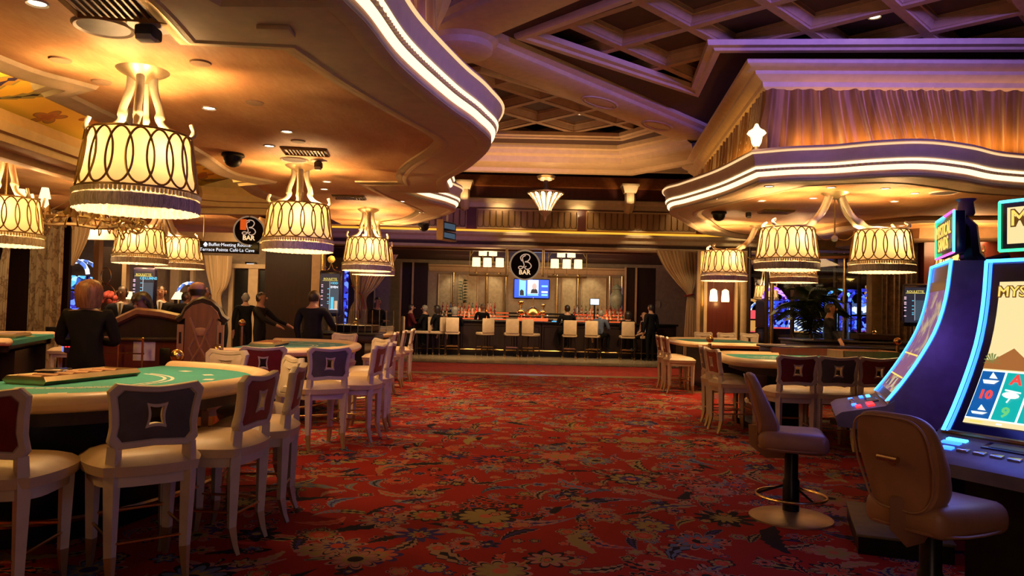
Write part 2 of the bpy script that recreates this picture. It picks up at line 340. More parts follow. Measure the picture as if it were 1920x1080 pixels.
def carpet():
    g = G('floral_carpet'); P = g.mul(g.pos(), (1, 1, 0))
    # the printed shapes waver a little, as woven edges do
    nz = g.n('ShaderNodeTexNoise'); nz.inputs['Scale'].default_value = 3.5; nz.inputs['Detail'].default_value = 2; g.put(nz.inputs['Vector'], P)
    P = g.V('ADD', P, g.V('MULTIPLY', g.V('SUBTRACT', nz.outputs['Color'], (.5, .5, .5)), (.035, .035, 0)))
    k = CK
    c = g.mix(g.noise(P, 1.2), (.22, .009, .005), (.31, .018, .008))
    lc = [(0, k['black']), (.28, k['tan']), (.40, k['olive']), (.52, k['pink']), (.64, k['blue']), (.8, k['salmon']), (.92, k['sage'])]
    dark = [(0, k['black']), (.55, k['pink']), (.72, k['black']), (.88, k['navy'])]
    pet = [(0, k['olive']), (.16, k['salmon']), (.30, k['pink']), (.42, k['blue']), (.54, k['black']), (.76, k['tan']), (.86, k['navy'])]
    inn = [(0, k['salmon']), (.25, k['black']), (.45, k['navy']), (.6, k['olive']), (.8, k['red2'])]
    c = leaf_layer(g, P, c, 2.7, (.4, .9, 0), .30, lc, .58, .19)
    c = leaf_layer(g, P, c, 1.7, (7.3, 2.2, 0), .45, lc, .55, .17)
    c = flower_layer(g, P, c, 4.2, (3.1, 1.7, 0), .36, .50, dark, pet, inn, 5, 2)
    c = leaf_layer(g, P, c, 3.6, (17.3, 5.2, 0), .68, lc, .5, .18)
    c = flower_layer(g, P, c, 2.3, (11.7, 8.3, 0), .36, .50, dark, pet, inn, 6, 5)
    c = flower_layer(g, P, c, 1.45, (1.9, 6.4, 0), .34, .55, dark, pet, inn, 6, 7)
    c = flower_layer(g, P, c, 6.5, (9.1, 4.7, 0), .34, .70, [(0, k['pink']), (.4, k['black']), (.7, k['tan'])], pet, inn, 5, 1)
    g.put(g.b.inputs['Base Color'], c); g.b.inputs['Roughness'].default_value = .92; g.b.inputs['Specular IOR Level'].default_value = .15
    g.bump(g.noise(P, 500, 2), .25, .003)
    return g.m
def ceiling_paint():
    g = G('sponged_orange_ceiling'); v = g.pos()
    n1 = g.noise(g.mul(v, (1.2, .5, 1)), 2.2, 5, .6); n2 = g.noise(g.mul(v, (1, .25, 1)), 38, 2)
    c = g.ramp(g.M('MULTIPLY_ADD', n2, .25, g.M('MULTIPLY', n1, .8)), [(.3, (.50, .22, .075)), (.55, (.64, .34, .13)), (.75, (.76, .48, .21))])
    g.put(g.b.inputs['Base Color'], c); g.b.inputs['Roughness'].default_value = .6; g.bump(n2, .15, .004); return g.m
def mural():
    g = G('amber_flower_mural'); P = g.pos(); k = CK
    c = g.mix(g.noise(P, 1.5), (.85, .46, .05), (.95, .58, .09))
    s = [(0, (.35, .25, .08)), (.5, (.42, .12, .03)), (.8, (.3, .28, .12))]
    c = leaf_layer(g, P, c, 1.1, (2.4, .9, 0), .45, [(0, (.34, .22, .1)), (.4, (.55, .28, .06)), (.7, (.3, .26, .1))], .5, .14)
    c = flower_layer(g, P, c, 1.5, (4.1, 3.7, 0), .34, .5, s, [(0, (.6, .3, .05)), (.4, (.5, .18, .04)), (.7, (.66, .42, .1))], s, 4, 3)
    g.put(g.b.inputs['Base Color'], c); g.b.inputs['Roughness'].default_value = .6; return g.m
def silk(name, c1, c2, rough=.32, metal=.35):
    g = G(name); v = g.obj(); n = g.noise(g.mul(v, (1, 1, .12)), 9, 3)
    g.put(g.b.inputs['Base Color'], g.ramp(n, [(.3, c1), (.7, c2)])); g.b.inputs['Roughness'].default_value = rough; g.b.inputs['Metallic'].default_value = metal
    g.b.inputs['Sheen Weight'].default_value = .3; return g.m
def damask():
    g = G('damask_curtain'); v = g.pos(); n = g.noise(g.mul(v, (1, 1, .6)), 7, 3, .6)
    g.put(g.b.inputs['Base Color'], g.ramp(n, [(.42, (.33, .25, .15)), (.5, (.30, .22, .13)), (.54, (.13, .075, .035)), (.62, (.28, .2, .12))])); g.b.inputs['Roughness'].default_value = .55; return g.m
def brickpaint():
    g = G('tracery_panel_gold'); g.put(g.b.inputs['Base Color'], g.ramp(g.noise(g.pos(), 3), [(.3, (.30, .15, .05)), (.7, (.38, .2, .07))])); g.b.inputs['Roughness'].default_value = .5; return g.m
MT.update(carpet=carpet(), opaint=ceiling_paint(), mural=mural(), silk=silk('gold_silk', (.20, .085, .03), (.42, .20, .05), .3, .45), silk2=silk('cream_silk', (.52, .36, .18), (.62, .46, .26), .4, .1),
          damask=damask(), panelgold=brickpaint(), redband=pm('red_border_carpet', (.34, .020, .010), .9, vs=6, var=.25), pale=pm('pale_wall_panel', (.50, .40, .24), .6), tile=pm('tile_border', (.34, .21, .10), .35, var=.15))
# ------------------------------------------------------------------ floor
b = B().box((0, 8.5, -.05), (36, 17.6, .1)); struct('floor', b, 'carpet')
TILT = -.012     # the bar end of the hall runs very slightly askew
def xband(y0, y1, z0, z1, x0=-14, x1=16):
    return B().add([(x0, y0, z0), (x1, y0, z0), (x1, y1, z0), (x0, y1, z0), (x0, y0, z1), (x1, y0, z1), (x1, y1, z1), (x0, y1, z1)], [(3, 2, 1, 0), (4, 5, 6, 7), (0, 1, 5, 4), (1, 2, 6, 5), (2, 3, 7, 6), (3, 0, 4, 7)])
struct('floor_2', xband(17.3, 17.75, -.1, .004), 'tile'); struct('floor_3', xband(17.75, 20.85, -.1, .002), 'redband')
struct('floor_4', xband(20.85, 21.05, -.1, .005), 'black'); struct('floor_5', xband(21.05, 40, -.1, .004), 'marble')
# ------------------------------------------------------------------ left soffit
LO = spline([(-1.40, 1.2), (-1.10, 2.8), (-.99, 3.89), (-.90, 4.4), (-.81, 5.16), (-.57, 6.15), (-.36, 6.84), (-.25, 7.6), (-.53, 8.8), (-.88, 9.75), (-.93, 10.7, 'c'), (-1.62, 10.85, 'c'), (-1.42, 11.5), (-1.08, 12.2), (-1.03, 12.9), (-1.67, 14.3), (-2.3, 15.2)], 8)
LI = spline([(-2.0, 1.0), (-2.05, 3.0), (-2.07, 4.16), (-2.13, 4.79, 'c'), (-1.49, 4.84, 'c'), (-1.32, 5.56), (-1.02, 6.53), (-.77, 7.31), (-.80, 7.79), (-1.24, 8.86), (-1.45, 9.6), (-1.5, 10.15, 'c'), (-2.08, 10.21, 'c'), (-1.95, 11.2), (-1.7, 12.4), (-1.66, 13.1), (-2.1, 14.3), (-2.9, 15.2)], 8)
RO = spline([(9.5, 9.3), (7.2, 9.35), (6.0, 9.17), (5.3, 8.80), (4.7, 8.60), (4.25, 8.72), (3.83, 8.98), (3.4, 9.12), (3.06, 9.32, 'c'), (2.95, 10.5), (2.70, 11.6), (2.56, 12.05), (2.65, 12.6), (3.02, 13.4), (3.5, 14.5), (4.1, 15.6), (5.4, 16.4)], 8)
RI = spline([(9.5, 10.0), (7.2, 9.95), (6.0, 9.75), (5.3, 9.4), (4.7, 9.17), (4.25, 9.25), (3.75, 9.5, 'c'), (3.4, 10.6), (3.12, 11.5), (3.0, 12.0), (3.1, 12.6), (3.5, 13.5), (4.0, 14.6), (4.6, 15.5), (5.6, 16.2)], 8)
LT = spline([(-3.95, 1.0), (-3.9, 2.4), (-3.85, 4.0), (-3.74, 5.4), (-3.5, 5.9, 'c'), (-3.82, 6.12, 'c'), (-3.80, 7.2), (-3.64, 7.9), (-3.66, 8.6), (-3.76, 9.7), (-3.46, 10.3, 'c'), (-3.82, 10.5, 'c'), (-3.9, 11.6), (-3.6, 12.6)], 6)
struct('ceiling', B().prism(LO+[(-3.0, 15.6), (-3.6, 15.6)]+LT[::-1], 3.215, 3.60), 'opaint')
struct('ceiling_2', B().prism(RO+[(16, 16.4), (16, 9.4)], 3.215, 3.50), 'opaint')
tn = [0]
def trim(b, mat, **k):
    tn[0] += 1; return struct('trim_%d' % tn[0], b, mat, **k)
for O, I, sd in ((LO, LI, 1), (RO, RI, -1)):
    trim(B().prism(O+I[::-1], 3.18, 3.216), 'plaster', smooth=False)
    trim(B().sweep(O, [(-.14, 3.18), (-.12, 3.165), (-.03, 3.165), (.0, 3.185), (.0, 3.205), (-.03, 3.222), (-.02, 3.246)], side=sd), 'plaster')
    trim(B().sweep(O, [(-.02, 3.246), (.018, 3.25), (.036, 3.268), (.04, 3.294), (.032, 3.304)], side=sd), 'led')
    trim(B().sweep(O, [(.032, 3.304), (.036, 3.322), (.045, 3.337)], side=sd), 'plaster2')
    trim(B().sweep(O, [(.045, 3.337), (.065, 3.341), (.07, 3.362), (.05, 3.369)], side=sd), 'led')
    trim(B().sweep(O, [(.05, 3.369), (.065, 3.385), (.075, 3.48), (.10, 3.512), (.105, 3.52)], side=sd), 'plaster')
    trim(B().sweep(O, [(.105, 3.52), (.125, 3.523), (.127, 3.54), (.105, 3.545)], side=sd), 'led2')
    trim(B().sweep(O, [(.105, 3.545), (.115, 3.555), (.10, 3.58), (-.75, 3.585)], side=sd), 'plaster')
    # inner moulding round the orange field
    trim(B().sweep(I, [(-.0, 3.18), (.03, 3.166), (.05, 3.166), (.065, 3.18)], side=sd), 'plaster')
    trim(B().sweep(I, [(-.09, 3.217), (-.085, 3.195), (-.04, 3.19), (-.02, 3.178), (.0, 3.18)], side=sd), 'satin')
b = B()                                           # the small pearl moulding between the light strips
for O, sd in ((LO, 1), (RO, -1)):
    for i in range(len(O)-1):
        p, q = Vector(O[i]), Vector(O[i+1]); L = (q-p).length; n = max(1, int(L/.045)); t = (q-p)/max(L, 1e-6)
        if 4 < p.y < 13:
            for j in range(n):
                c = p.lerp(q, (j+.5)/n); b.box((c.x+t.y*sd*.043, c.y-t.x*sd*.043, 3.325), (.022, .022, .02))
o = trim(b, 'plaster2', smooth=False); o['kind'] = 'stuff'; o.name = 'pearl_moulding'; tag(o, 'tiny pearl moulding running between the light strips on both soffits', 'moulding')
trim(B().sweep(spline([(-1.95, 2.4), (-1.72, 4.02, 'c'), (-1.68, 4.14, 'c'), (-1.2, 4.12), (-.98, 4.11)], 6), [(-.05, 3.18), (-.04, 3.16), (.02, 3.155), (.05, 3.18)]), 'plaster')
# left trim of the orange field, amber vault with painted flowers, second soffit
trim(B().sweep(LT, [(.12, 3.216), (.10, 3.185), (.03, 3.18), (0, 3.16), (-.06, 3.155), (-.08, 3.19), (-.13, 3.20), (-.15, 3.26), (-.15, 3.36)]), 'plaster')
VA = [(-3.3-1.95*k/10, 3.30+.30*sin(pi*(.1+.8*k/10))) for k in range(11)]
b = B()
for k in range(10):
    for j in range(17):
        y0, y1 = 2+j*.84, 2+(j+1)*.84
        b.add([(VA[k][0], y0, VA[k][1]), (VA[k+1][0], y0, VA[k+1][1]), (VA[k+1][0], y1, VA[k+1][1]), (VA[k][0], y1, VA[k][1])], [(0, 1, 2, 3)])
struct('ceiling_3', b, 'mural')
trim(B().sweep([(-5.12, 1), (-5.12, 11.6), (-5.05, 11.95), (-4.8, 12.1), (-3.6, 12.15)], [(.02, 3.38), (.07, 3.25), (.04, 3.16), (-.02, 3.15), (-.04, 3.08), (-.3, 3.07), (-.34, 3.0), (-.5, 3.0), (-.55, 3.14), (-.62, 3.2)]), 'plaster2')
trim(B().box((-4.4, 12.35, 3.35), (2.0, .2, .75)), 'plaster2')
struct('ceiling_4', B().box((-9.1, 8.5, 3.3), (7.2, 20, .2)), 'opaint')
struct('ceiling_5', B().box((-9.8, 16.85, 3.32), (8.5, 9.3, .16)), 'plaster2')
for y in (3.2, 6.4, 9.6):
    light('POINT', 'vault_cove_light', (-4.4, y, 3.32), 70, (1, .62, .16), .2)
# ------------------------------------------------------------------ draped walls above the soffits
def drape(path, z0, z1, amp=.035, seed=0, lean=.0, side=1, nz=10, flare=.0):
    amp *= 1.5
    rnd = random.Random(seed); ph = [rnd.random()*9 for _ in range(6)]; b = B(); n = len(path); s = 0; vs = []
    for i, (x, y) in enumerate(path):
        a = Vector(path[min(i+1, n-1)])-Vector(path[max(i-1, 0)]); a = a.normalized(); nn = Vector((a.y, -a.x))*side
        if i: s += hypot(x-path[i-1][0], y-path[i-1][1])
        for j in range(nz+1):
            t = j/nz; q = s + lean*(1-t)*sin(s*1.3+ph[0])
            w = (sin(q*23+ph[1]+2.2*sin(q*1.7))*.6+sin(q*41+ph[2]+3*sin(q*2.9))*.5+abs(sin(q*13+ph[3]))*.9)*amp*(.35+.65*(1-t))
            vs.append((x+nn.x*(w+flare*(1-t)**2), y+nn.y*(w+flare*(1-t)**2), z0+(z1-z0)*t))
    q = nz+1
    return b.add(vs, [(i*q+j, (i+1)*q+j, (i+1)*q+j+1, i*q+j+1) for i in range(n-1) for j in range(nz)])
def line(p, q, step): n = max(1, int(hypot(p[0]-q[0], p[1]-q[1])/step)); return [(p[0]+(q[0]-p[0])*i/n, p[1]+(q[1]-p[1])*i/n) for i in range(n+1)]
RW = [(9.3, 9.25), (3.24, 9.62), (3.95, 16.2)]
struct('wall_right', drape(line(RW[0], RW[1], .014)+line(RW[1], RW[2], .02), 3.56, 4.47, .04, 3, .22, -1, flare=.04), 'silk')
LW = spline([(-1.9, 1.5), (-1.45, 4.0), (-1.2, 5.2), (-.98, 6.2), (-.85, 7.0), (-.95, 7.9), (-1.3, 9.2), (-1.6, 10.6), (-2.0, 13), (-2.9, 16)], 40)
struct('wall_left', drape(LW, 3.56, 4.9, .04, 5, .2, 1), 'silk')
CORN_R = [(0, 4.44), (.02, 4.45), (.05, 4.47), (.06, 4.53), (.10, 4.55), (.17, 4.60), (.18, 4.64), (.24, 4.66), (.30, 4.70), (.31, 4.74), (.28, 4.76), (-.7, 4.765)]
CORN = [(0, 4.44), (.03, 4.45), (.05, 4.50), (.05, 4.56), (.10, 4.60), (.14, 4.66), (.15, 4.70), (.22, 4.72), (.24, 4.78), (.33, 4.83), (.34, 4.87), (.30, 5.08)]
trim(B().sweep(RW, CORN_R, side=-1), 'plaster')
trim(B().sweep(LW[::8], [(o-.1, z) for o, z in CORN[2:]]), 'plaster')
# ------------------------------------------------------------------ high coffered ceiling
ZC = 5.06
NEAR = [(.05, 9.50), (2.86, 11.78), (2.63, 9.78), (9.0, 9.28), (9.0, 5.0), (4.2, 5.0)]
FAR = [(-1.6, 11.3), (-1.6, 15.02), (2.14, 14.98), (2.80, 13.9), (-.55, 10.9)]
def ring_plate(outer, holes, z0, z1):
    """flat plate with openings"""
    bm = bmesh.new(); es = []
    for poly in [outer]+holes:
        vs = [bm.verts.new((x, y, z0)) for x, y in poly]; es += [bm.edges.new((vs[i], vs[(i+1) % len(vs)])) for i in range(len(vs))]
    bmesh.ops.triangle_fill(bm, use_beauty=True, edges=es)
    r = bmesh.ops.extrude_face_region(bm, geom=bm.faces[:]); bmesh.ops.translate(bm, vec=(0, 0, z1-z0), verts=[v for v in r['geom'] if isinstance(v, bmesh.types.BMVert)])
    return B().bm(bm)
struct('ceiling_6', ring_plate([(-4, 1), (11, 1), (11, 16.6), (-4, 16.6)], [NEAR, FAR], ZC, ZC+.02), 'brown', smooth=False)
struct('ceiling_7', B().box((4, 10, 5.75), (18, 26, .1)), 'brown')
cs, pit = .53, 1.06
def coffer_meshes():
    sq = lambda h, z: [(h, 0, z), (0, h, z), (-h, 0, z), (0, -h, z)]
    def rings(L):
        b = B(); vs = sum([sq(h*1.4142, z) for h, z in L], [])
        return b.add(vs, [(i*4+k, i*4+(k+1) % 4, (i+1)*4+(k+1) % 4, (i+1)*4+k) for i in range(len(L)-1) for k in range(4)])
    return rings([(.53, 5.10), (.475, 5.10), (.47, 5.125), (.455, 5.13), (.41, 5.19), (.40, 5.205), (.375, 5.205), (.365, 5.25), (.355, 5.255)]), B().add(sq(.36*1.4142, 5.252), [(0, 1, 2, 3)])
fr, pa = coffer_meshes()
ceil = bpy.data.objects['ceiling_7']; first = None
def inside(x, y, poly):
    c = False; n = len(poly)
    for i in range(n):
        (x0, y0), (x1, y1) = poly[i], poly[i-1]
        if (y0 > y) != (y1 > y) and x < (x1-x0)*(y-y0)/(y1-y0)+x0: c = not c
    return c
for poly, ox, oy in ((NEAR, 1.40, 9.31), (FAR, .40, 13.43)):
    for i in range(-9, 10):
        for j in range(-9, 10):
            x, y = ox+.75*(i+j), oy+.75*(i-j)
            if y < 7.2: continue
            if any(inside(x+a*.6, y+c*.6, poly) for a, c in ((0, 0), (1, 0), (-1, 0), (0, 1), (0, -1))):
                if first is None:
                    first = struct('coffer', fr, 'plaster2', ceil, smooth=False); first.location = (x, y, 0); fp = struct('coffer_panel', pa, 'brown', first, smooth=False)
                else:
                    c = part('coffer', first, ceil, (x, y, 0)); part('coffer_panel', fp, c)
for poly, sd in ((NEAR, 1), (FAR, -1)):
    a = sum(poly[i][0]*poly[(i+1) % len(poly)][1]-poly[(i+1) % len(poly)][0]*poly[i][1] for i in range(len(poly)))
    s_ = 1 if a > 0 else -1
    trim(B().sweep(poly, [(-.14, 5.10), (-.13, 5.03), (-.05, 5.02), (-.03, 4.99), (.05, 4.985), (.07, 5.02), (.07, 5.07)], closed=True, side=s_), 'plaster')
# the two diagonal beams and their meeting bracket
def beam(p, q, w0, z=4.9):
    p, q = Vector(p), Vector(q); t = (q-p).normalized(); n = Vector((t.y, -t.x)); path = [tuple(p), tuple(q)]; h = w0/2
    return B().sweep(path, [(-h-.16, 5.08), (-h-.15, 5.0), (-h-.06, 4.97), (-h-.04, z+.02), (-h, z), (h, z), (h+.04, z+.02), (h+.06, 4.97), (h+.15, 5.0), (h+.16, 5.08)])
trim(beam((-.75, 9.6), (3.55, 14.5), .62), 'plaster'); trim(beam((-.95, 9.45), (2.6, 5.3), .62), 'plaster')
b = B().lathe([(.0, 4.74), (.34, 4.74), (.40, 4.78), (.40, 4.86), (.47, 4.90), (.47, 5.06)], 32, (-.72, 9.42, 0)); trim(b, 'plaster')
b = B()
for k in (0, 1):
    c = Vector((1.35, 12.0)) if k == 0 else Vector((2.55, 13.4)); t = Vector((4.3, 4.9)).normalized(); n = Vector((t.y, -t.x))
    for rr in ((.42, .2), (.36, .15)):
        b.loop([(c.x+t.x*rr[0]*cos(a*pi/16)+n.x*rr[1]*sin(a*pi/16), c.y+t.y*rr[0]*cos(a*pi/16)+n.y*rr[1]*sin(a*pi/16), 4.9) for a in range(32)], .018)
trim(b, 'plaster')
# far cornice of the high ceiling, across the hall and chamfered at the right
trim(B().sweep([(-7, 15.9), (2.2, 15.85), (3.3, 14.4)], [(-.08, 5.06), (-.06, 4.98), (.02, 4.96), (.06, 4.88), (.18, 4.84), (.2, 4.78), (.22, 4.72), (.8, 4.70), (.82, 4.62), (.9, 4.6), (.9, 5.2)], side=-1), 'plaster')
struct('wall_back', B().box((1, 16.85, 5.3), (18, .12, 1.2)), 'plaster2')
# ------------------------------------------------------------------ bar front: entablature
YB = 21.5
def xs(b, prof, mat, x0=-7.5, x1=12, y=YB, **k): return trim(b.sweep([(x0, y), (x1, y)], prof), mat, **k)
xs(B(), [(-1.3, 3.36), (-.25, 3.34), (-.2, 3.30), (0, 3.30), (.02, 3.36), (-.02, 3.40), (-.02, 3.47), (.04, 3.50), (.05, 3.60), (.12, 3.66), (.13, 3.72), (.1, 3.75), (-.1, 3.76)], 'plaster')
xs(B(), [(-.1, 3.765), (-.03, 3.77), (-.03, 3.82), (-.1, 3.83)], 'amber')
xs(B(), [(-.12, 3.70), (-.12, 4.48)], 'mahog')
xs(B(), [(-.12, 4.46), (.0, 4.47), (.0, 4.60), (.05, 4.64), (.06, 4.72), (.02, 4.75), (-.3, 4.78)], 'plaster')
xs(B(), [(-.3, 4.7), (-.3, 5.12)], 'mahog'); xs(B(), [(-.3, 5.12), (-.2, 5.14), (-.3, 5.3), (-.5, 5.5)], 'orange')
struct('wall_back_2', B().box((2, 22.9, 4.7), (24, .2, 2.8)), 'mahog')
struct('ceiling_8', B().box((1, 26, 3.42), (22, 9, .1)), 'brown')
ap = None
for x0, x1 in ((-6.6, -4.55), (-4.4, -1.36), (-1.08, 1.86), (2.1, 5.3), (5.5, 8.6)):
    f = trim(B().box(((x0+x1)/2, YB+.09, 4.14), (x1-x0, .06, .58)), 'panelgold')
    b = B().loop([(x0+.03, YB+.05, 3.87), (x1-.03, YB+.05, 3.87), (x1-.03, YB+.05, 4.41), (x0+.03, YB+.05, 4.41)], .022, 4)
    obj('panel_frame', b, 'plaster', f)
    n = int((x1-x0-.2)/.172); st = (x1-x0-.24)/n
    for i in range(n+1):
        if ap is None:
            pts = [(-.078, 0, .50)]+[(-.078*cos(a*pi/10), 0, .12-.09*sin(a*pi/10)) for a in range(11)]+[(.078, 0, .50)]
            ap = obj('arch_moulding', B().tube(pts, .009, 4), 'bronze', f, (x0+.12+i*st, YB+.055, 3.87))
        else: part('arch_moulding', ap, f, (x0+.12+i*st, YB+.055, 3.87))
def corbel(x, y, lab):
    t = thing('corbel', lab, 'corbel', (x, y, 4.5), 0, 'lit corbels under the far ceiling')
    obj('bracket', B().tube([(0, .1, 0), (0, -.1, .02), (0, -.22, .15), (0, -.2, .3), (0, -.12, .42)], .15, 8), 'plaster', t)
    obj('capital', B().box((0, -.15, .52), (.46, .42, .2), taper=.72).box((0, -.15, .64), (.5, .46, .05)), 'plaster', t)
    light('SPOT', 'corbel_light', (x, y-.75, 4.55), 30, (1, .7, .36), .05, to=(x, y-.1, 5.05), angle=60)
corbel(3.3, 21.4, 'cream corbel with lit capital right of the fan chandelier'); corbel(-1.42, 21.4, 'cream corbel with lit capital half hidden by the left soffit tip')
# small wall washers on the entablature
for x in (-.4, 1.9, 4.9, -3.0):
    light('SPOT', 'frieze_washer', (x, YB-.5, 4.62), 16, (1, .72, .36), .03, to=(x, YB+.3, 3.8), angle=95)
    light('SPOT', 'frieze_washer', (x, YB-.42, 4.35), 9, (1, .72, .36), .03, to=(x, YB+.1, 4.7), angle=95)
for x in (.1, 3.6, 6.5):
    light('SPOT', 'cornice_washer', (x, YB-.5, 4.1), 22, (1, .75, .4), .03, to=(x, YB, 3.4), angle=80)
# fan chandelier
c = D(1023, 372, 17.5); t = thing('chandelier', 'glowing fan-shaped chandelier of glass petals under the far cornice', 'chandelier', (c.x, c.y, c.z), 0)
obj('ceiling_rose', B().lathe([(.05, .42), (.2, .46), (.22, .52), (.1, .6)], 20), 'satin', t); obj('stem', B().lathe([(.05, .1), (.07, .2), (.05, .42)], 10), 'dark', t)
obj('hanging_rod', B().tube([(0, 0, .58), (0, 0, 5.69-c.z)], .03, 8), 'satin', t); obj('rose_light', B().lathe([(.14, .43), (.14, .45)], 16), 'led2', t)
obj('finial', B().lathe([(0, -.62), (.03, -.5), (.05, -.42), (.12, -.36), (.15, -.30)], 14), 'satin', t)
obj('bowl_rim', B().loop([(.42*cos(a*pi/12), .42*sin(a*pi/12), .12) for a in range(24)], .02), 'satin', t)
pet = rib = None
for k in range(14):
    a = k*2*pi/14
    if pet is None:
        b = B(); w = [(.13, -.28, .02), (.2, -.12, .035), (.28, 0, .045), (.36, .08, .05), (.4, .11, .02)]
        vs = sum([[(r, -h, z), (r+.01, 0, z-.01), (r, h, z)] for r, z, h in w], []); b.add(vs, [(i*3+j, i*3+j+1, i*3+j+4, i*3+j+3) for i in range(4) for j in range(2)])
        pet = obj('glass_petal', b, 'bulb', t); rib = obj('rib', B().tube([(.12, 0, -.3), (.27, 0, -.05), (.42, 0, .13)], .012, 5), 'satin', t, rot=pi/14)
    else: part('glass_petal', pet, t, rot=(0, 0, a)); part('rib', rib, t, rot=(0, 0, a+pi/14))
light('POINT', 'chandelier_bulb', (c.x, c.y, c.z+.3), 25, WARM, .15)
# ------------------------------------------------------------------ bar room shell
YW = 28.6
struct('wall_back_3', B().box((-2.85, YW+.1, 1.9), (22.3, .2, 3.8)), 'greige')
trim(B().sweep([(-3.2, YW), (4.6, YW)], [(-.1, 2.92), (.06, 2.94), (.1, 3.0), (.12, 3.1), (.2, 3.14), (.2, 3.2), (-.1, 3.25)]), 'plaster')
for a, c_ in ((822, 846), (860, 895), (917, 942), (1054, 1079), (1091, 1136), (1149, 1163)):
    x0, x1 = D(a, 540, YW).x, D(c_, 540, YW).x
    f = trim(B().box(((x0+x1)/2, YW-.02, 1.95), (x1-x0, .05, 1.75)), 'pale')
    obj('panel_frame', B().loop([(x0, YW-.05, 1.1), (x1, YW-.05, 1.1), (x1, YW-.05, 2.83), (x0, YW-.05, 2.83)], .03, 4), 'plaster', f)
for px in (850, 912, 948, 1045, 1084, 1143, 1166):
    x = D(px, 540, YW-.1).x; trim(B().lathe([(.03, 0), (.03, 2.9)], 8, (x, YW-.1, 0)), 'gold')
for a, c_ in ((752, 772), (774, 802), (1172, 1190), (1192, 1229)):
    x0, x1 = D(a, 540, 27).x, D(c_, 540, 27).x; trim(B().box(((x0+x1)/2, 27, 1.6), (x1-x0, .08, 3.1)), 'dark')
    trim(B().box((x0, 26.95, 1.6), (.06, .1, 3.1)), 'plaster2')
for x in (-2.2, -.8, 3.0, 2.2, .7): light('SPOT', 'panel_washer', (x, YW-.7, 3.1), 24, (1, .78, .45), .05, to=(x, YW, 1.7), angle=80)
# pair of leafy prints on the pale panels
for px, py, lab in ((867, 540, 'dark leafy branch standing before the pale wall left of the television'),):
    t = thing('potted_branch', lab, 'plant', tuple(D(px, 575, 28.2))); obj('planter', B().lathe([(.16, -D(px, 575, 28.2).z+.004), (.2, -.5), (.18, -.35), (0, -.35)], 16), 'dark', t); 
    st = obj('stem', B().tube([(0, 0, -.3), (.02, 0, .2), (-.03, 0, .7), (.05, 0, 1.05)], .012, 5), 'leaf', t); lf = None
    for k in range(16):
        z = .15+.055*k; s = 1 if k % 2 else -1
        if lf is None: lf = obj('leaf', B().add([(0, 0, 0), (.08, -.02, .05), (.2, 0, .02), (.08, .02, -.01)], [(0, 1, 2), (0, 2, 3)]), 'leaf', t, (0, 0, z))
        else: part('leaf', lf, t, (0, 0, z), (0, 0, 0 if s > 0 else pi))
# television
p0, p1 = D(965, 523, 28.3), D(1029, 559, 28.3); w, h = p1.x-p0.x, p0.z-p1.z
t = thing('television', 'wide lit television on the back wall below the round bar sign', 'television', ((p0.x+p1.x)/2, 28.56, (p0.z+p1.z)/2-h/2))
obj('casing', B().rbox((0, 0, h/2), (w+.06, .08, h+.06), .02), 'black', t); y = -.045
MT.update(tvblue=em('screen_blue', (.02, .10, .9), 1.6), tvcy=em('screen_cyan', (.25, .7, 1), 1.4), tvw=em('screen_white', (.8, .9, 1), 1.5), tvdark=em('screen_dark', (.02, .03, .06), .6), tvskin=em('screen_face', (.9, .6, .5), 1.0))
def plate(name, x0, x1, z0, z1, mat, par, yy): return obj(name, B().box(((x0+x1)/2, yy, (z0+z1)/2), (abs(x1-x0), .006, abs(z1-z0))), mat, par, smooth=False)
plate('screen', -w/2, w/2, 0, h, 'tvblue', t, y)
plate('picture_inset', -w*.36, -w*.17, h*.1, h*.98, 'tvcy', t, y-.006); plate('picture_inset', -w*.12, w*.2, h*.22, h*.98, 'tvw', t, y-.006)
obj('newsreader_head', B().ball((w*.08, y-.008, h*.62), (.09, .008, .13)), 'tvskin', t); obj('newsreader_suit', B().prism([(w*-.03, 0), (w*.19, 0), (w*.16, h*.2), (w*.08, h*.28), (w*.0, h*.2)], 0, .004, mx=Matrix(((1, 0, 0, 0), (0, 0, -1, y-.008), (0, 1, 0, h*.25), (0, 0, 0, 1)))), 'tvdark', t)
obj('newsreader_suit', B().prism([(0, 0), (w*.12, 0), (w*.11, h*.25), (w*.05, h*.34), (0, h*.25)], 0, .004, mx=Matrix(((1, 0, 0, -w*.34), (0, 0, -1, y-.008), (0, 1, 0, h*.12), (0, 0, 0, 1)))), 'tvdark', t)
plate('caption_bar', -w*.12, w*.2, h*.12, h*.2, 'tvcy', t, y-.006)
for k in range(5): plate('ticker_row', w*.29, w*.47, h*(.12+.16*k), h*(.22+.16*k), ('tvcy', 'tvw', 'tvblue', 'tvcy', 'tvblue')[k], t, y-.006)
light('AREA', 'television_glow', (.7, 28.0, 2.3), 6, (.3, .6, 1), 1, to=(.7, 24, 1.5))
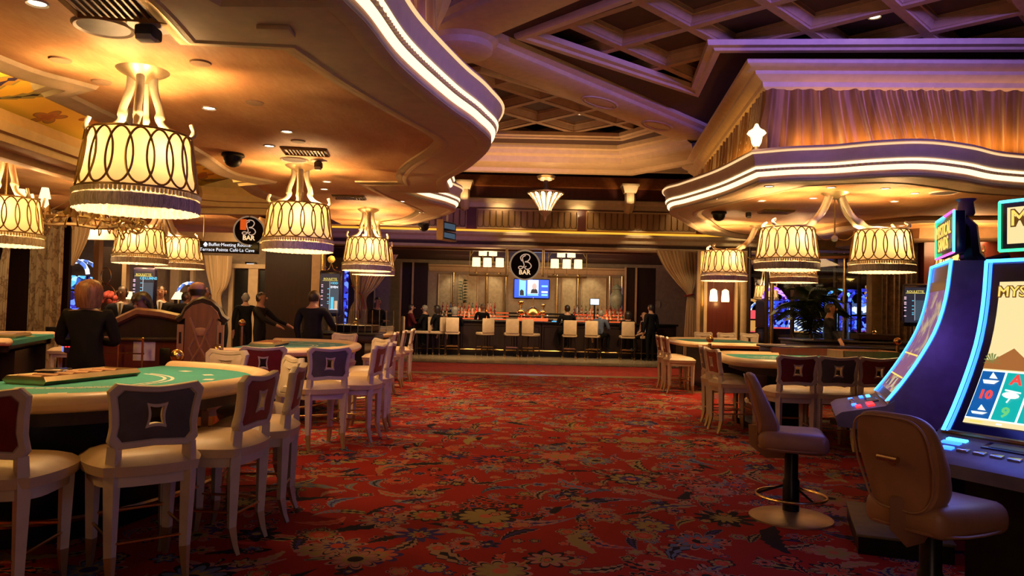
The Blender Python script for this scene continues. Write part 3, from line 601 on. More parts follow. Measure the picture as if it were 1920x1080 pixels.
# ------------------------------------------------------------------ bar counter and back bar
t = thing('bar_counter', 'long black bar counter with polished top across the far hall', 'counter', (1.0, 24.9, 0))
obj('counter_top', B().rbox((0, 0, 1.13), (9.0, .75, .06), .02), 'black', t)
pn = obj('front_panel', B().box((0, -.26, .58), (.86, .05, 1.02)).loop([(-.36, -.29, .2), (.36, -.29, .2), (.36, -.29, .98), (-.36, -.29, .98)], .015, 4), 'dark', t, (-4.0, 0, 0))
for k in range(1, 10): part('front_panel', pn, t, (-4.0+.89*k, 0, 0))
obj('plinth', B().box((0, -.1, .06), (8.9, .4, .12)), 'black', t); obj('foot_rail', B().tube([(-4.4, -.45, .2), (4.4, -.45, .2)], .025), 'gold', t)
obj('carcass', B().box((0, .05, .6), (8.9, .5, 1.0)), 'dark', t)
t = thing('back_bar', 'dark back bar cabinet with red-lit bottle steps behind the counter', 'cabinet', (.8, 26.9, 0))
obj('cabinet_body', B().box((0, .15, .57), (7.6, .6, 1.14)), 'dark', t)
MT['redglow'] = em('red_lit_shelf', (1, .10, .02), 1.6)
STEPS = []
for k, (y, z) in enumerate(((-.12, 1.20), (.1, 1.31), (.3, 1.43))):
    obj('bottle_step', B().box((0, y+.02, z-.03), (7.2, .2, .06)), 'black', t); STEPS.append((26.9+y, z))
    for x0, x1 in ((-2.9, -1.55), (-1.5, -.9), (1.5, 2.6), (2.7, 3.5)): obj('shelf_light', B().box(((x0+x1)/2, y-.085, z-.03), (x1-x0, .006, .03)), 'redglow', t)
for x, w in ((-.75, .9), (2.05, 1.1)): obj('white_ledge', B().box((x-.8, -.2, 1.2), (w, .1, .05)), 'white', t)
for x0 in (-1.4, 3.0): light('POINT', 'shelf_red_glow', (x0+.3, 26.55, 1.42), 20, (1, .16, .04), .1)
light('POINT', 'shelf_red_glow', (.75, 26.3, 1.3), 4, (1, .15, .03), .1)
BM = [pm('bottle_'+n, c, .12, 0, var=.02, coat=.4) for n, c in (('amber', (.30, .09, .02)), ('red', (.35, .03, .02)), ('green', (.03, .08, .03)), ('clear', (.5, .42, .36)), ('blue', (.03, .05, .2)), ('dark', (.02, .015, .012)))]
BN = ('amber', 'red', 'green', 'clear', 'blue', 'dark'); bots = []
for k, (prof) in enumerate(([(.038, 0), (.04, .02), (.04, .17), (.03, .2), (.014, .23), (.013, .29)], [(.045, 0), (.045, .14), (.03, .18), (.013, .2), (.013, .27)], [(.033, 0), (.034, .19), (.014, .25), (.012, .33)])):
    for j in range(2):
        q = obj('bottle', B().lathe(prof, 10), BM[0]); q.name = 'liquor_bottle'; bots.append((q, prof[-1][1]))
        obj('cap', B().lathe([(.015, prof[-1][1]-.01), (.015, prof[-1][1]+.025)], 8), 'gold' if j else 'black', q)
        obj('bottle_label', B().lathe([(prof[1][0]+.0015, .05), (prof[1][0]+.0015, .12)], 10, cap=False), 'paper', q)
ORD = ('first', 'second', 'third', 'fourth', 'fifth', 'sixth', 'seventh', 'eighth', 'ninth', 'tenth', 'eleventh', 'twelfth', 'thirteenth', 'fourteenth', 'fifteenth')
rnd = random.Random(3); used = [False]*6; nb = 0; num = {}
def put_bottle(x, y, z, side):
    global nb
    k = rnd.randrange(6); ci = rnd.choices(range(6), (5, 5, 2, 4, 1, 2))[0]; q = bots[k][0]; nb += 1
    if not used[k]: used[k] = True
    else: q = dup(q)
    q.location = (x, y, z); q.rotation_euler = (0, 0, rnd.random()*6)
    if q.data.users > 1: q.data = q.data.copy()
    q.data.materials[0] = BM[ci]; row = ('front', 'middle', 'rear')[min(2, [s[1] for s in STEPS].index(z))]
    num[row+side] = num.get(row+side, 0)+1; tag(q, '%s bottle, %s from left on the %s step %s of the tap tower' % (BN[ci], ORD[num[row+side]-1], row, side), 'bottle', 'liquor bottles on the back bar')
for s, (y, z) in enumerate(STEPS):
    for x0, x1, side in ((-2.55, -.55, 'left'), (2.2, 4.2, 'right')):
        n = 15 if side == 'left' else 14
        for i in range(n):
            if rnd.random() < .9: put_bottle(x0+(x1-x0)*(i+.5)/n+rnd.uniform(-.02, .02), y, z, side)
for q, u in zip(bots, used):
    if not u: put_bottle(.0, STEPS[0][0], STEPS[0][1], 'left')
t = thing('tap_tower', 'ornate polished brass tap tower with globes in front of the television', 'tap tower', (.75, 26.0, 0))
obj('red_lit_base', B().rbox((0, 0, 1.2), (1.05, .3, .1), .03), 'redglow', t); obj('pedestal', B().box((0, .05, .58), (1.0, .3, 1.14)), 'dark', t)
for x, z, r in ((-.42, 1.78, .11), (-.42, 1.45, .14), (.36, 1.7, .08), (.34, 1.45, .12)):
    obj('brass_globe', B().ball((x, 0, z), (r, r, r*.8), 16, 10), 'gold', t); obj('globe_stem', B().lathe([(.03, 1.2), (.03, z)], 8, (x, 0, 0)), 'gold', t)
obj('brass_dome', B().lathe([(.22, 1.36), (.26, 1.42), (.2, 1.55), (.08, 1.62), (.02, 1.66), (.015, 1.95), (0, 2.0)], 20), 'gold', t)
for k in range(6): obj('glass_goblet', B().lathe([(.04, 1.25), (.008, 1.27), (.008, 1.32), (.05, 1.36), (.045, 1.43)], 10, (-.5+.2*k, -.12, 0), cap=False), 'glass', t)
for i, (x, y, lab) in enumerate(((1.45, 24.75, 'small lit blue tablet lying on the bar beside the seated man'),)):
    o = obj('tablet', B().rbox((0, 0, .01), (.2, .14, .015), .004), 'cyan', loc=(x, y, 1.16)); tag(o, lab, 'tablet')
tm = thing('till_screen', 'small white till screen glowing at right end of the bar', 'screen', tuple(D(1115, 575, 26.2)))
obj('casing', B().rbox((0, .02, .17), (.34, .03, .24), .01), 'black', tm); obj('screen', B().box((0, 0, .17), (.3, .004, .2)), 'tvw', tm); obj('stand', B().box((0, .05, (.05-tm.location.z)/2+.01), (.05, .04, tm.location.z+.05)), 'black', tm)
v = D(1156, 562, 28.0); t = tag(obj('vase', B().lathe([(.1, -.5), (.14, -.45), (.24, -.1), (.26, .1), (.16, .3), (.13, .36), (.2, .4), (.14, .5), (.03, .56), (0, .6)], 20, tuple(v)), 'ceram'), 'large celadon lidded vase in the niche right of the bar', 'vase'); o = obj('pedestal', B().box((v.x, v.y, (v.z-.5)/2), (.4, .4, v.z-.5)).box((v.x, v.y, v.z-.53), (.48, .48, .06)), 'plaster2'); o.name = 'vase_pedestal'; tag(o, 'plain pedestal under the celadon vase behind the bar', 'pedestal')
# ------------------------------------------------------------------ round bar signs, chandeliers over the bar
MT['copper_glow'] = em('copper_script_glow', (1, .62, .42), .55); MT['ring_glow'] = em('sign_ring_glow', (.8, .5, .28), .32)  # emission stands in for light falling on the copper script and brass ring
def bar_sign(c, R, lab, rz=0, red=False):
    t = thing('bar_sign', lab, 'sign', tuple(c), rz)
    M_ = Matrix.Rotation(pi/2, 4, 'X')
    obj('disc', B().lathe([(0, -.03), (R*.94, -.03), (R*.94, .03), (0, .03)], 40, mx=M_), 'mblack', t); obj('ring', B().loop([(R*cos(a*pi/24), 0, R*sin(a*pi/24)) for a in range(48)], R*.055, 8), 'ring_glow', t)
    y = -.04
    k = R/.46
    s1 = spline([(.02, .30), (-.07, .24), (-.06, .12), (-.02, .0), (-.06, -.09), (-.15, -.13), (-.2, -.08), (-.14, -.04), (-.05, -.06)], 6)
    s2 = spline([(-.1, .12), (-.14, .24), (-.04, .33), (.10, .33), (.16, .24), (.10, .13), (.0, .10), (.12, .08), (.2, -.02), (.15, -.11), (.05, -.13), (.0, -.08), (.05, -.04)], 6)
    for s_ in (s1, s2): obj('script_letter_stroke', B().tube([(x*k, y, z*k) for x, z in s_], .017*k, 5, flat=1), 'copper_glow', t)
    text('BAR', .20*k, 'led2', t, (0, y, -.235*k), ext=.006, off=.004)
    return t
cS = D(984, 497, 21.95); t = bar_sign(cS, .43, 'round black BAR sign with script B hanging in the bar opening')
for s in (-1, 1): obj('hanger', B().tube([(s*.54, 0, -.25), (s*.54, 0, .52)], .035, 8).lathe([(.0, -.34), (.035, -.32), (.05, -.27), (.03, -.22)], 10, (s*.54, 0, 0)), 'satin', t)
cL = D(467, 433, 14.0); t = bar_sign(cL, .27, 'smaller round BAR sign with orange patch left of the second lamp', .25)
obj('orange_patch', B().box((-.10, -.055, .11), (.11, .01, .2)), em('orange_card', (1, .12, .01), .7), t); obj('hanger', B().tube([(0, 0, .2), (0, 0, .75)], .02), 'satin', t)
def bar_chandelier(px, py, lab):
    c = D(px, py, 23.6); t = thing('bar_chandelier', lab, 'chandelier', tuple(c), 0); sh = None
    for x, z in ((-.2, .25), (.12, .25), (-.4, -.1), (-.04, -.12), (.34, -.1)):
        y = -.25 if z < 0 and abs(x) < .1 else 0
        if sh is None: sh = obj('lit_shade', B().lathe([(.13, -.14), (.125, .14)], 12, cap=False), 'smallshade', t, (x, y, z))
        else: part('lit_shade', sh, t, (x, y, z))
        obj('candle_arm', B().tube([(x, y, z-.35), (x, y, z-.1)], .012, 5).lathe([(.06, z-.36), (.05, z-.33)], 8, (x, y, 0)), 'bronze', t)
    fr = [(-.62, 0, -.52), (.62, 0, -.52), (.62, .3, -.52), (-.62, .3, -.52)]
    obj('lower_frame', B().loop(fr, .016, 5).tube([(-.62, .1, -.5), (.62, .1, -.5)], .02, 5), 'bronze', t)
    for a, b_ in ((fr[0], (-.6, 0, .6)), (fr[1], (.6, 0, .6)), ((-.6, .15, .1), (-.3, .1, .6)), ((.6, .15, .1), (.3, .1, .6)), ((-.6, .15, .1), (-.6, .15, .6))): obj('chain_rod', B().tube([a, b_], .009, 4), 'bronze', t)
    light('POINT', 'bar_chandelier_bulb', (c.x, c.y-.5, c.z), 22, WARM, .3)
bar_chandelier(917, 486, 'brass cage chandelier with five lit shades left of the BAR sign'); bar_chandelier(1064, 489, 'brass cage chandelier with five lit shades right of the BAR sign')
# ------------------------------------------------------------------ bar stools
def bar_stool():
    t = thing('bar_stool', '', 'bar stool', (0, 0, 0), 0, 'bar stools along the counter')
    obj('seat', B().rbox((0, .0, .74), (.46, .46, .09), .035), 'cream', t); obj('backrest', B().rbox((0, -.23, 1.0), (.42, .06, .46), .025), 'cream', t); lg = None
    for sx in (-1, 1):
        for sy in (-1, 1):
            l = B().tube([(sx*.19, sy*.19, .72), (sx*.21, sy*.21, .08)], [.024, .018], 6)
            lg = obj('leg', l, 'dark', t); obj('foot', B().tube([(sx*.21, sy*.21, .08), (sx*.215, sy*.215, .0)], [.02, .014], 6), 'bronze', lg)
    obj('footrest', B().box((0, -.2, .32), (.4, .02, .025)).box((0, .2, .32), (.4, .02, .025)), 'gold', t); return t
st0 = bar_stool(); names = ('first', 'second', 'third', 'fourth', 'fifth', 'sixth', 'seventh')
for i, (x, rz) in enumerate(((-1.86, 0), (-.83, .5), (.02, .1), (.64, -.5), (1.87, 0), (2.63, -.35), (3.71, 0))):
    o = st0 if i == 0 else dup(st0)
    o.location = (x, 23.9, 0); o.rotation_euler = (0, 0, rz); o['label'] = 'cream-backed bar stool at the black counter, %s from its left end' % names[i]
# ------------------------------------------------------------------ curtains
def tied_curtain(name, lab, pts, Y, mat, seed=1, amp=.05, nf=11):
    """pts: rows of (xl, xr, z); soft folds between"""
    b = B(); n = nf*8; vs = []; rnd = random.Random(seed); ph = rnd.random()*6
    rows = spline([(a, c_, z) for a, c_, z in pts], 6)
    for a, c_, z in rows:
        for i in range(n+1):
            u = i/n; wv = sin(u*nf*2*pi+ph)*.6+sin(u*nf*.47*2*pi+1.3)*.4; k = min(1, max(.25, (c_-a)/.6))
            vs.append((a+(c_-a)*u, Y-amp*k*wv-.04*sin(pi*u), z))
    q = n+1; b.add(vs, [(i*q+j, i*q+j+1, (i+1)*q+j+1, (i+1)*q+j) for i in range(len(rows)-1) for j in range(n)])
    return tag(obj(name, b, mat), lab, 'curtain')
def xp(px, Y): return D(px, 560, Y).x
Y = 20.3
o = tied_curtain('tied_curtain', 'cream silk curtain tied back at the right side of the bar opening', [(xp(1228, Y), xp(1306, Y), 3.22), (xp(1243, Y), xp(1306, Y), 2.8), (xp(1268, Y), xp(1304, Y), 2.35), (xp(1287, Y), xp(1298, Y), 2.05), (xp(1287, Y), xp(1305, Y), 1.8), (xp(1284, Y), xp(1310, Y), 1.0), (xp(1282, Y), xp(1312, Y), 0)], Y, 'silk2', 2)
light('SPOT', 'curtain_fill', (xp(1262, Y), 18.6, 3.3), 45, (1, .66, .32), .05, to=(xp(1290, Y), Y, 1.3), angle=60)  # spot added to brighten the curtain, no fitting hangs here
obj('tieback', B().loop([(xp(1292, Y)+.12*cos(a*pi/8), Y+.1*sin(a*pi/8), 2.03+.03*cos(a*pi/8)) for a in range(16)], .025), 'red', o)
Y = 17.6
o = tied_curtain('tied_curtain', 'cream silk curtain tied back beside the roulette display left of the bar', [(xp(650, Y), xp(745, Y), 2.75), (xp(655, Y), xp(725, Y), 2.3), (xp(662, Y), xp(705, Y), 1.95), (xp(668, Y), xp(688, Y), 1.72), (xp(655, Y), xp(690, Y), 1.3), (xp(650, Y), xp(690, Y), 0)], Y, 'silk2', 4)
obj('tieback', B().tube([(xp(660, Y), Y-.1, 2.0), (xp(680, Y), Y-.14, 1.78), (xp(686, Y), Y-.12, 1.45)], .02).lathe([(.03, 1.2), (.06, 1.25), (.05, 1.4), (.02, 1.46)], 10, (xp(675, Y), Y-.14, 0)), 'red', o)
# ------------------------------------------------------------------ left side walls
trim(B().box((-5.08, 17.2, 1.6), (1.04, .6, 3.2)), 'dark'); trim(B().box((-4.45, 17.15, 1.6), (.2, .5, 3.2)), 'plaster2'); trim(B().lathe([(.05, 0), (.05, 3.2)], 12, (-4.28, 16.85, 0)), 'gold')
struct('wall_left_2', B().box((-3.9, 19.3, 1.6), (.7, .2, 3.3)), 'dark'); trim(B().lathe([(.05, 0), (.05, 3.2)], 12, (-3.62, 17.4, 0)), 'gold')
struct('wall_left_3', B().box((-10, 21.2, 1.6), (9, .2, 3.3)), 'greige')
def lw(px, Y): return D(px, 560, Y).x
for a, c_, Y, m_, z1 in ((103, 112, 14.4, 'plaster', 3), (176, 186, 16, 'plaster', 2.8), (186, 230, 17.4, 'dark', 2.75), (230, 238, 17.4, 'plaster', 2.8), (320, 336, 20.9, 'plaster', 2.9), (357, 363, 20.8, 'plaster', 2.9), (430, 438, 20.8, 'plaster', 2.55), (438, 466, 20.9, 'black', 2.45), (466, 484, 20.8, 'plaster', 2.5), (484, 500, 20.9, 'black', 2.45)):
    trim(B().box(((lw(a, Y)+lw(c_, Y))/2, Y, z1/2), (lw(c_, Y)-lw(a, Y), .16, z1)), m_)
trim(B().box(((lw(430, 20.8)+lw(500, 20.8))/2, 20.75, 2.55), (lw(500, 20.8)-lw(430, 20.8), .14, .12)), 'plaster')
trim(B().box((lw(270, 16.5), 16.5, 2.95), (6.5, .16, .22), ), 'plaster')
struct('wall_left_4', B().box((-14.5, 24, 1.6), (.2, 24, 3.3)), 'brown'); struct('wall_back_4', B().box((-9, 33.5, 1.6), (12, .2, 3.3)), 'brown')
Y = 13.8
tied_curtain('damask_curtain', 'brown leaf-patterned damask curtain hanging straight at the far left', [(lw(52, Y), lw(114, Y), 3.15), (lw(53, Y), lw(114, Y), 1.5), (lw(52, Y), lw(108, Y), .0)], Y, 'damask', 5, .07, 6)
tied_curtain('damask_curtain', 'short gathered pale drape beside the long damask curtain at left', [(lw(113, Y), lw(150, Y), 3.26), (lw(113, Y), lw(146, Y), 2.75), (lw(113, Y), lw(130, Y), 2.35), (lw(113, Y), lw(118, Y), 2.15)], Y+.3, 'silk2', 8, .05, 5)
Y = 13.2
tied_curtain('damask_curtain', 'tied damask curtain at the left edge of the picture', [(lw(-12, Y), lw(36, Y), 3.1), (lw(-10, Y), lw(22, Y), 2.7), (lw(2, Y), lw(16, Y), 2.42), (lw(-6, Y), lw(14, Y), 1.8), (lw(-8, Y), lw(12, Y), 0)], Y, 'damask', 9, .06, 5)
Y = 20.3
tied_curtain('damask_curtain', 'pale damask curtain tied back behind the bald man', [(lw(378, Y), lw(432, Y), 2.8), (lw(385, Y), lw(430, Y), 2.3), (lw(392, Y), lw(424, Y), 1.95), (lw(396, Y), lw(414, Y), 1.7), (lw(398, Y), lw(418, Y), 1.2), (lw(396, Y), lw(420, Y), 0)], Y, 'silk2', 6, .06, 7)
struct('wall_left_5', B().box((lw(25, 14.2)-.3, 14.3, 1.6), (2.6, .1, 3.2)), 'dark')
# ------------------------------------------------------------------ right side walls
Y = 20.0
t = trim(B().box((D(1349, 560, Y).x, Y, 1.6), (.84, .1, 3.2)), 'mahog')
for a, c_, m_ in ((1304, 1310, 'plaster2'), (1310, 1316, 'gold'), (1317, 1323, 'plaster'), (1375, 1380, 'plaster'), (1381, 1385, 'gold'), (1385, 1398, 'plaster')):
    trim(B().box(((D(a, 560, Y).x+D(c_, 560, Y).x)/2, Y-.1, 1.6), (D(c_, 560, Y).x-D(a, 560, Y).x, .12, 3.2)), m_)
for px, py, lab in ((1338, 553, 'left of two small lit pendants before the red panel'), (1360, 554, 'right of two small lit pendants before the red panel')):
    c = D(px, py, Y-.5); t = thing('small_pendant', lab, 'pendant lamp', tuple(c), 0, 'small pendants on the red panel')
    obj('glass_shade', B().lathe([(.10, -.17), (.105, -.1), (.085, .12), (.03, .16)], 14, cap=False), 'bulb', t); obj('cord', B().tube([(0, 0, .16), (0, 0, .9)], .008, 5), 'gold', t); obj('wall_arm', B().tube([(0, 0, .9), (0, .1, .93), (0, .46, .93)], .012, 6).lathe([(.05, 0), (.05, .02)], 12, mx=Matrix.Translation((0, .44, .93)) @ Matrix.Rotation(-pi/2, 4, 'X')), 'gold', t)
    light('POINT', 'small_pendant_bulb', (c.x, c.y, c.z-.22), 3, (1, .45, .12), .05)
gp = None
for i, (px, Y) in enumerate(((1404, 19.6), (1437, 19.2), (1447, 19.2), (1486, 19.0), (1566, 18.4), (1584, 18.3), (1611, 18.1), (1695, 17.2))):
    trim(B().lathe([(.07, 0), (.07, .1), (.05, .12), (.05, 3.3)], 14, (D(px, 560, Y).x, Y, 0)), 'dark' if i not in (2, 5) else 'gold')
t = thing('glass_partition', 'tall glass partition between dark posts at the right, slot lights beyond', 'partition', (D(1404, 560, 19.7).x, 19.7, 0), 0)
q0 = Vector((D(1404, 560, 19.7).x, 19.7)); q1 = Vector((D(1695, 560, 17.3).x, 17.3)); dv = q1-q0
for k in range(5):
    a, c_ = dv*k/5, dv*(k+1)/5; obj('pane', B().add([(a.x, a.y, .1), (c_.x, c_.y, .1), (c_.x, c_.y, 3.0), (a.x, a.y, 3.0)], [(0, 1, 2, 3)]), 'glass', t)
obj('header', B().tube([(0, 0, 3.02), (dv.x, dv.y, 3.02)], .06, 4), 'satin', t); obj('sill', B().tube([(0, 0, .06), (dv.x, dv.y, .06)], .06, 4), 'dark', t)
struct('wall_right_2', B().box((D(1690, 560, 16.9).x+.1, 16.9, 1.6), (.9, .2, 3.3)), 'pale')
Y = 15.6
tied_curtain('damask_curtain', 'dark damask curtain beside the cream column at far right', [(D(1652, 560, Y).x, D(1740, 560, Y).x, 3.2), (D(1652, 560, Y).x, D(1740, 560, Y).x, 1.5), (D(1652, 560, Y).x, D(1740, 560, Y).x, 0)], Y, pm('brown_damask', (.12, .075, .045), .7, vs=12, var=.35), 11, .05, 8)
trim(B().box((D(1640, 560, 16.0).x, 16.0, 1.6), (.24, .24, 3.2)), 'pale')
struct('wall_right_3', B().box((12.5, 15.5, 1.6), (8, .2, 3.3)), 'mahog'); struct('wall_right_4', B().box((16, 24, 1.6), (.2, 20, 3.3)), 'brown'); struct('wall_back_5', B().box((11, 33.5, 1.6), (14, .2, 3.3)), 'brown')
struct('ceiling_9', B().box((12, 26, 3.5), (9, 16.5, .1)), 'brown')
# hanging bands of the right-hand ceiling beyond its orange field
trim(B().sweep([(16, 11.6), (9, 11.9), (6.8, 12.4), (6.0, 13.4), (5.9, 16)], [(.1, 3.22), (.12, 3.15), (-.02, 3.12), (-.05, 3.18), (-.35, 3.16), (-.4, 3.22)], side=-1), 'plaster')
trim(B().sweep([(16, 13.1), (9.3, 13.3), (7.6, 13.9), (7.1, 15), (7, 16)], [(.05, 3.22), (.08, 3.02), (-.02, 3.0), (-.3, 2.98), (-.34, 3.1), (-.4, 3.22)], side=-1), 'plaster2')
trim(B().sweep([(6.0, 17.2), (14, 16.6)], [(-.3, 3.6), (0, 3.5), (.05, 3.2), (.0, 3.05), (-.4, 3.03)]), 'plaster2')
# ------------------------------------------------------------------ antler pendant lamps
def shade_mat():
    g = G('lamp_shade_fabric'); t = g.t; di = g.n('ShaderNodeBsdfDiffuse'); tr = g.n('ShaderNodeBsdfTranslucent'); mx = g.n('ShaderNodeMixShader')
    di.inputs[0].default_value = (.66, .54, .36, 1); tr.inputs[0].default_value = (.56, .45, .27, 1); mx.inputs[0].default_value = .175
    t.links.new(di.outputs[0], mx.inputs[1]); t.links.new(tr.outputs[0], mx.inputs[2]); t.links.new(mx.outputs[0], g.out.inputs[0]); return g.m
MT['shade'] = shade_mat()
SR = lambda z: .412-(z-.11)*.14
ring_mesh = None; KEEP = {}
def lamp_shade(par, at=(0, 0, 0)):
    if 'shade' not in KEEP:
        sh = obj('shade', B().lathe([(SR(.11), .11), (SR(.34), .34), (SR(.57), .57)], 54, cap=False), 'shade', par, at)
        b = B(); n = 108; vs = []
        for k in range(n):
            a = 2*pi*k/n; w = .004*sin(k*2.1)+.003*sin(k*5.7)
            vs += [((r+w)*cos(a), (r+w)*sin(a), z+(.004*sin(k*3.7) if j == 0 else 0)) for j, (r, z) in enumerate(((.424, 0), (.430, .05), (.424, .09), (.412, .10)))]
        b.add(vs, [(k*4+j, ((k+1) % n)*4+j, ((k+1) % n)*4+j+1, k*4+j+1) for k in range(n) for j in range(3)])
        fr = obj('fringe', b, 'fringe', sh)
        b = B()
        for k in range(90):
            a = 2*pi*k/90; b.box((.424*cos(a), .424*sin(a), .118), (.014, .014, .034))
        bd = obj('bead_row', b, 'bead', sh, smooth=False); bd['kind'] = 'stuff'
        tp = obj('top_band', B().loop([(SR(.57)*cos(a*pi/24), SR(.57)*sin(a*pi/24), .57) for a in range(48)], .009, 6).loop([(SR(.145)*1.005*cos(a*pi/24), SR(.145)*1.005*sin(a*pi/24), .148) for a in range(48)], .008, 6), 'bronze', sh)
        pts = []
        for q in range(36):
            a = 2*pi*q/36; z = .36+.20*sin(a); r = SR(z)+.006; ph = .088/.37*cos(a); pts.append((r*cos(ph), r*sin(ph), z))
        rg = obj('ring', B().loop(pts, .008, 5), 'bronze', sh)
        for k in range(1, 18): part('ring', rg, sh, rot=(0, 0, 2*pi*k/18))
        KEEP['shade'] = sh; return sh
    s = KEEP['shade']; c = s.copy(); COL.objects.link(c); c.parent = par; c.location = at
    for ch in s.children: d = ch.copy(); COL.objects.link(d); d.parent = c
    return c
def antler(pts, r0, seed):
    rnd = random.Random(seed); P = spline(pts, 5); n = len(P)
    return B().tube(P, [r0*(1-.3*i/n)*(1+.38*math.exp(-((i-n*.5)/1.6)**2)+.25*math.exp(-((i-n*.85)/1.5)**2)) for i in range(n)], 10)
def canopy(par, z): return obj('ceiling_canopy', B().lathe([(.05, -.09), (.10, -.06), (.17, -.02), (.19, 0), (.0, .0)], 28, (0, 0, z)), 'satin', par)
def single_lamp(lab, x, y, z=2.12, power=26, n=1, drop=1.08):
    t = thing('pendant_lamp', lab, 'lamp', (x, y, z), radians(37*x), 'antler pendant lamps')
    canopy(t, drop); obj('centre_rod', B().tube([(0, 0, .52), (0, 0, drop-.05)], .013, 8), 'gold', t)
    for k in range(4):
        a = k*pi/2+.5; u = Vector((cos(a), sin(a), 0)); p = lambda r, h: tuple(u*r+Vector((0, 0, h)))
        arm = obj('antler_arm', antler([p(.075, drop-.05), p(.085, drop-.16), p(.125, drop-.30), p(.13, drop-.38), p(.19, .62), p(.30, .565)], .032, k), 'bone', t)
        obj('antler_tip', antler([p(.28, .565), p(.345, .58), p(.365, .62), p(.345, .68)], .02, k+9), 'bone', arm)
    lamp_shade(t)
    if n == 1: light('POINT', 'lamp_bulb', (x, y, z+.42), power, WARM, .09)
    else:
        for k in range(n):
            a = 2*pi*k/n+.9; light('POINT', 'lamp_bulb', (x+.25*cos(a), y+.25*sin(a), z+.40), power/n, WARM, .05)
    return t
def double_lamp(lab, x, y, dx, dy, z=2.12, power=26, drop=1.08):
    L = hypot(dx, dy); t = thing('pendant_lamp', lab, 'lamp', (x, y, z), 0, 'antler pendant lamps'); ux, uy = dx/L, dy/L
    canopy(t, drop); obj('centre_rod', B().tube([(0, 0, .47), (0, 0, drop-.05)], .012, 8), 'gold', t); obj('brass_ball', B().ball((0, 0, .45), .045, 14, 10), 'bone', t)
    for s in (-1, 1):
        for o in (-1, 1):
            p = lambda r, q, h: (s*ux*r-uy*q*o, s*uy*r+ux*q*o, h)
            arm = obj('antler_arm', antler([p(.08, .04, drop-.06), p(.16, .05, drop-.24), p(.25, .06, drop-.36), p(.36, .08, .64), p(L-.2, .1, .59), p(L, .16, .575)], .042, s*3+o), 'bone', t)
            obj('antler_tip', antler([p(L+.1, .2, .57), p(L+.22, .22, .585), p(L+.27, .2, .64), p(L+.22, .17, .68)], .022, s+o), 'bone', arm)
        obj('brass_chain', B().tube(spline([(0, 0, .45), (s*ux*.16, s*uy*.16, .43), (s*ux*(L-.34), s*uy*(L-.34), .56)], 5), .008, 5), 'gold', t)
        lamp_shade(t, (s*dx, s*dy, 0))
        for k in range(3):
            a = 2*pi*k/3+.7; light('POINT', 'lamp_bulb', (x+s*dx+.25*cos(a), y+s*dy+.25*sin(a), z+.40), power/3, WARM, .05)
    return t
LP = 140
single_lamp('largest lit antler pendant lamp hanging over the nearest card table', -2.78, 5.5, 2.16, LP, 4, 1.06)
single_lamp('lit antler pendant lamp over the second card table, second largest on the left', -2.64, 9.15, 2.16, LP, 3, 1.06)
single_lamp('lit antler pendant lamp in front of the left bar curtain, third of its row', -2.56, 13.1, 2.13, LP, 3, 1.08)
single_lamp('lit antler pendant lamp half hidden right behind the third lamp of the left row', -2.78, 14.9, 2.14, LP)
single_lamp('lit antler pendant lamp cut by the left picture edge', -6.12, 8.95, 2.13, LP, 3, 1.09)
double_lamp('two-shade antler lamp behind and below the largest lamp', -6.22, 13.2, .0, .75, 2.13, LP, 1.085)
double_lamp('two-shade antler lamp spreading wide over the right roulette table', 4.40, 10.2, .65, .0, 2.14, LP, 1.08)
double_lamp('two-shade antler lamp beyond the right roulette table', 4.66, 14.1, .66, .0, 2.15, LP, 1.07)
single_lamp('lit antler pendant lamp mostly hidden behind the slot machine topper', 7.8, 13.0, 2.12, LP)
single_lamp('small far lit lamp seen through the left of the glass partition', 8.85, 26, 2.0, LP, 1, 1.4)
single_lamp('small far lit lamp seen through the right of the glass partition', 12.7, 26, 2.0, LP, 1, 1.4)
# ------------------------------------------------------------------ casino chairs
def back_rings():
    zc = .90
    def outer(a):
        poly = [(-.20, 1.075), (-.10, 1.062), (0, 1.055), (.10, 1.062), (.20, 1.075), (.238, 1.035), (.222, .93), (.215, .84), (.225, .765), (.195, .722), (0, .735), (-.195, .722), (-.225, .765), (-.215, .84), (-.222, .93), (-.238, 1.035)]
        d = (cos(a), sin(a)); best = None
        for i in range(len(poly)):
            (x0, z0), (x1, z1) = poly[i-1], poly[i]; z0 -= zc; z1 -= zc; ex, ez = x1-x0, z1-z0; det = -d[0]*ez+ex*d[1]
            if abs(det) < 1e-9: continue
            s = (-x0*ez+ex*z0)/det; u = (d[0]*z0-d[1]*x0)/det
            if s > 0 and -1e-6 <= u <= 1+1e-6 and (best is None or s < best): best = s
        return best*d[0], best*d[1]
    n = 64; angs = [2*pi*(k+.5)/n for k in range(n)]
    corner = [atan2(z-.90, x) for x, z in ((.20, 1.075), (.238, 1.035), (.225, .765), (.195, .722), (-.20, 1.075), (-.238, 1.035), (-.225, .765), (-.195, .722))]
    for c in corner:
        c %= 2*pi; i = min(range(n), key=lambda k: abs(angs[k]-c)); angs[i] = c
    O = [outer(a) for a in angs]
    def diamond(hw, hh, pinch):
        out = []
        for a in angs:
            x, z = cos(a), sin(a); m = max(abs(x)/hw, abs(z)/hh); x /= m; z /= m
            if abs(x) >= hw-1e-6: x *= 1-pinch*(1-(z/hh)**2)
            else: z *= 1-pinch*.6*(1-(x/hw)**2)
            out.append((x, z))
        return out
    sc = lambda P, kx, kz: [(x*kx, z*kz) for x, z in P]
    return angs, O, sc(O, .80, .77), diamond(.052, .066, .25), diamond(.038, .05, .25)
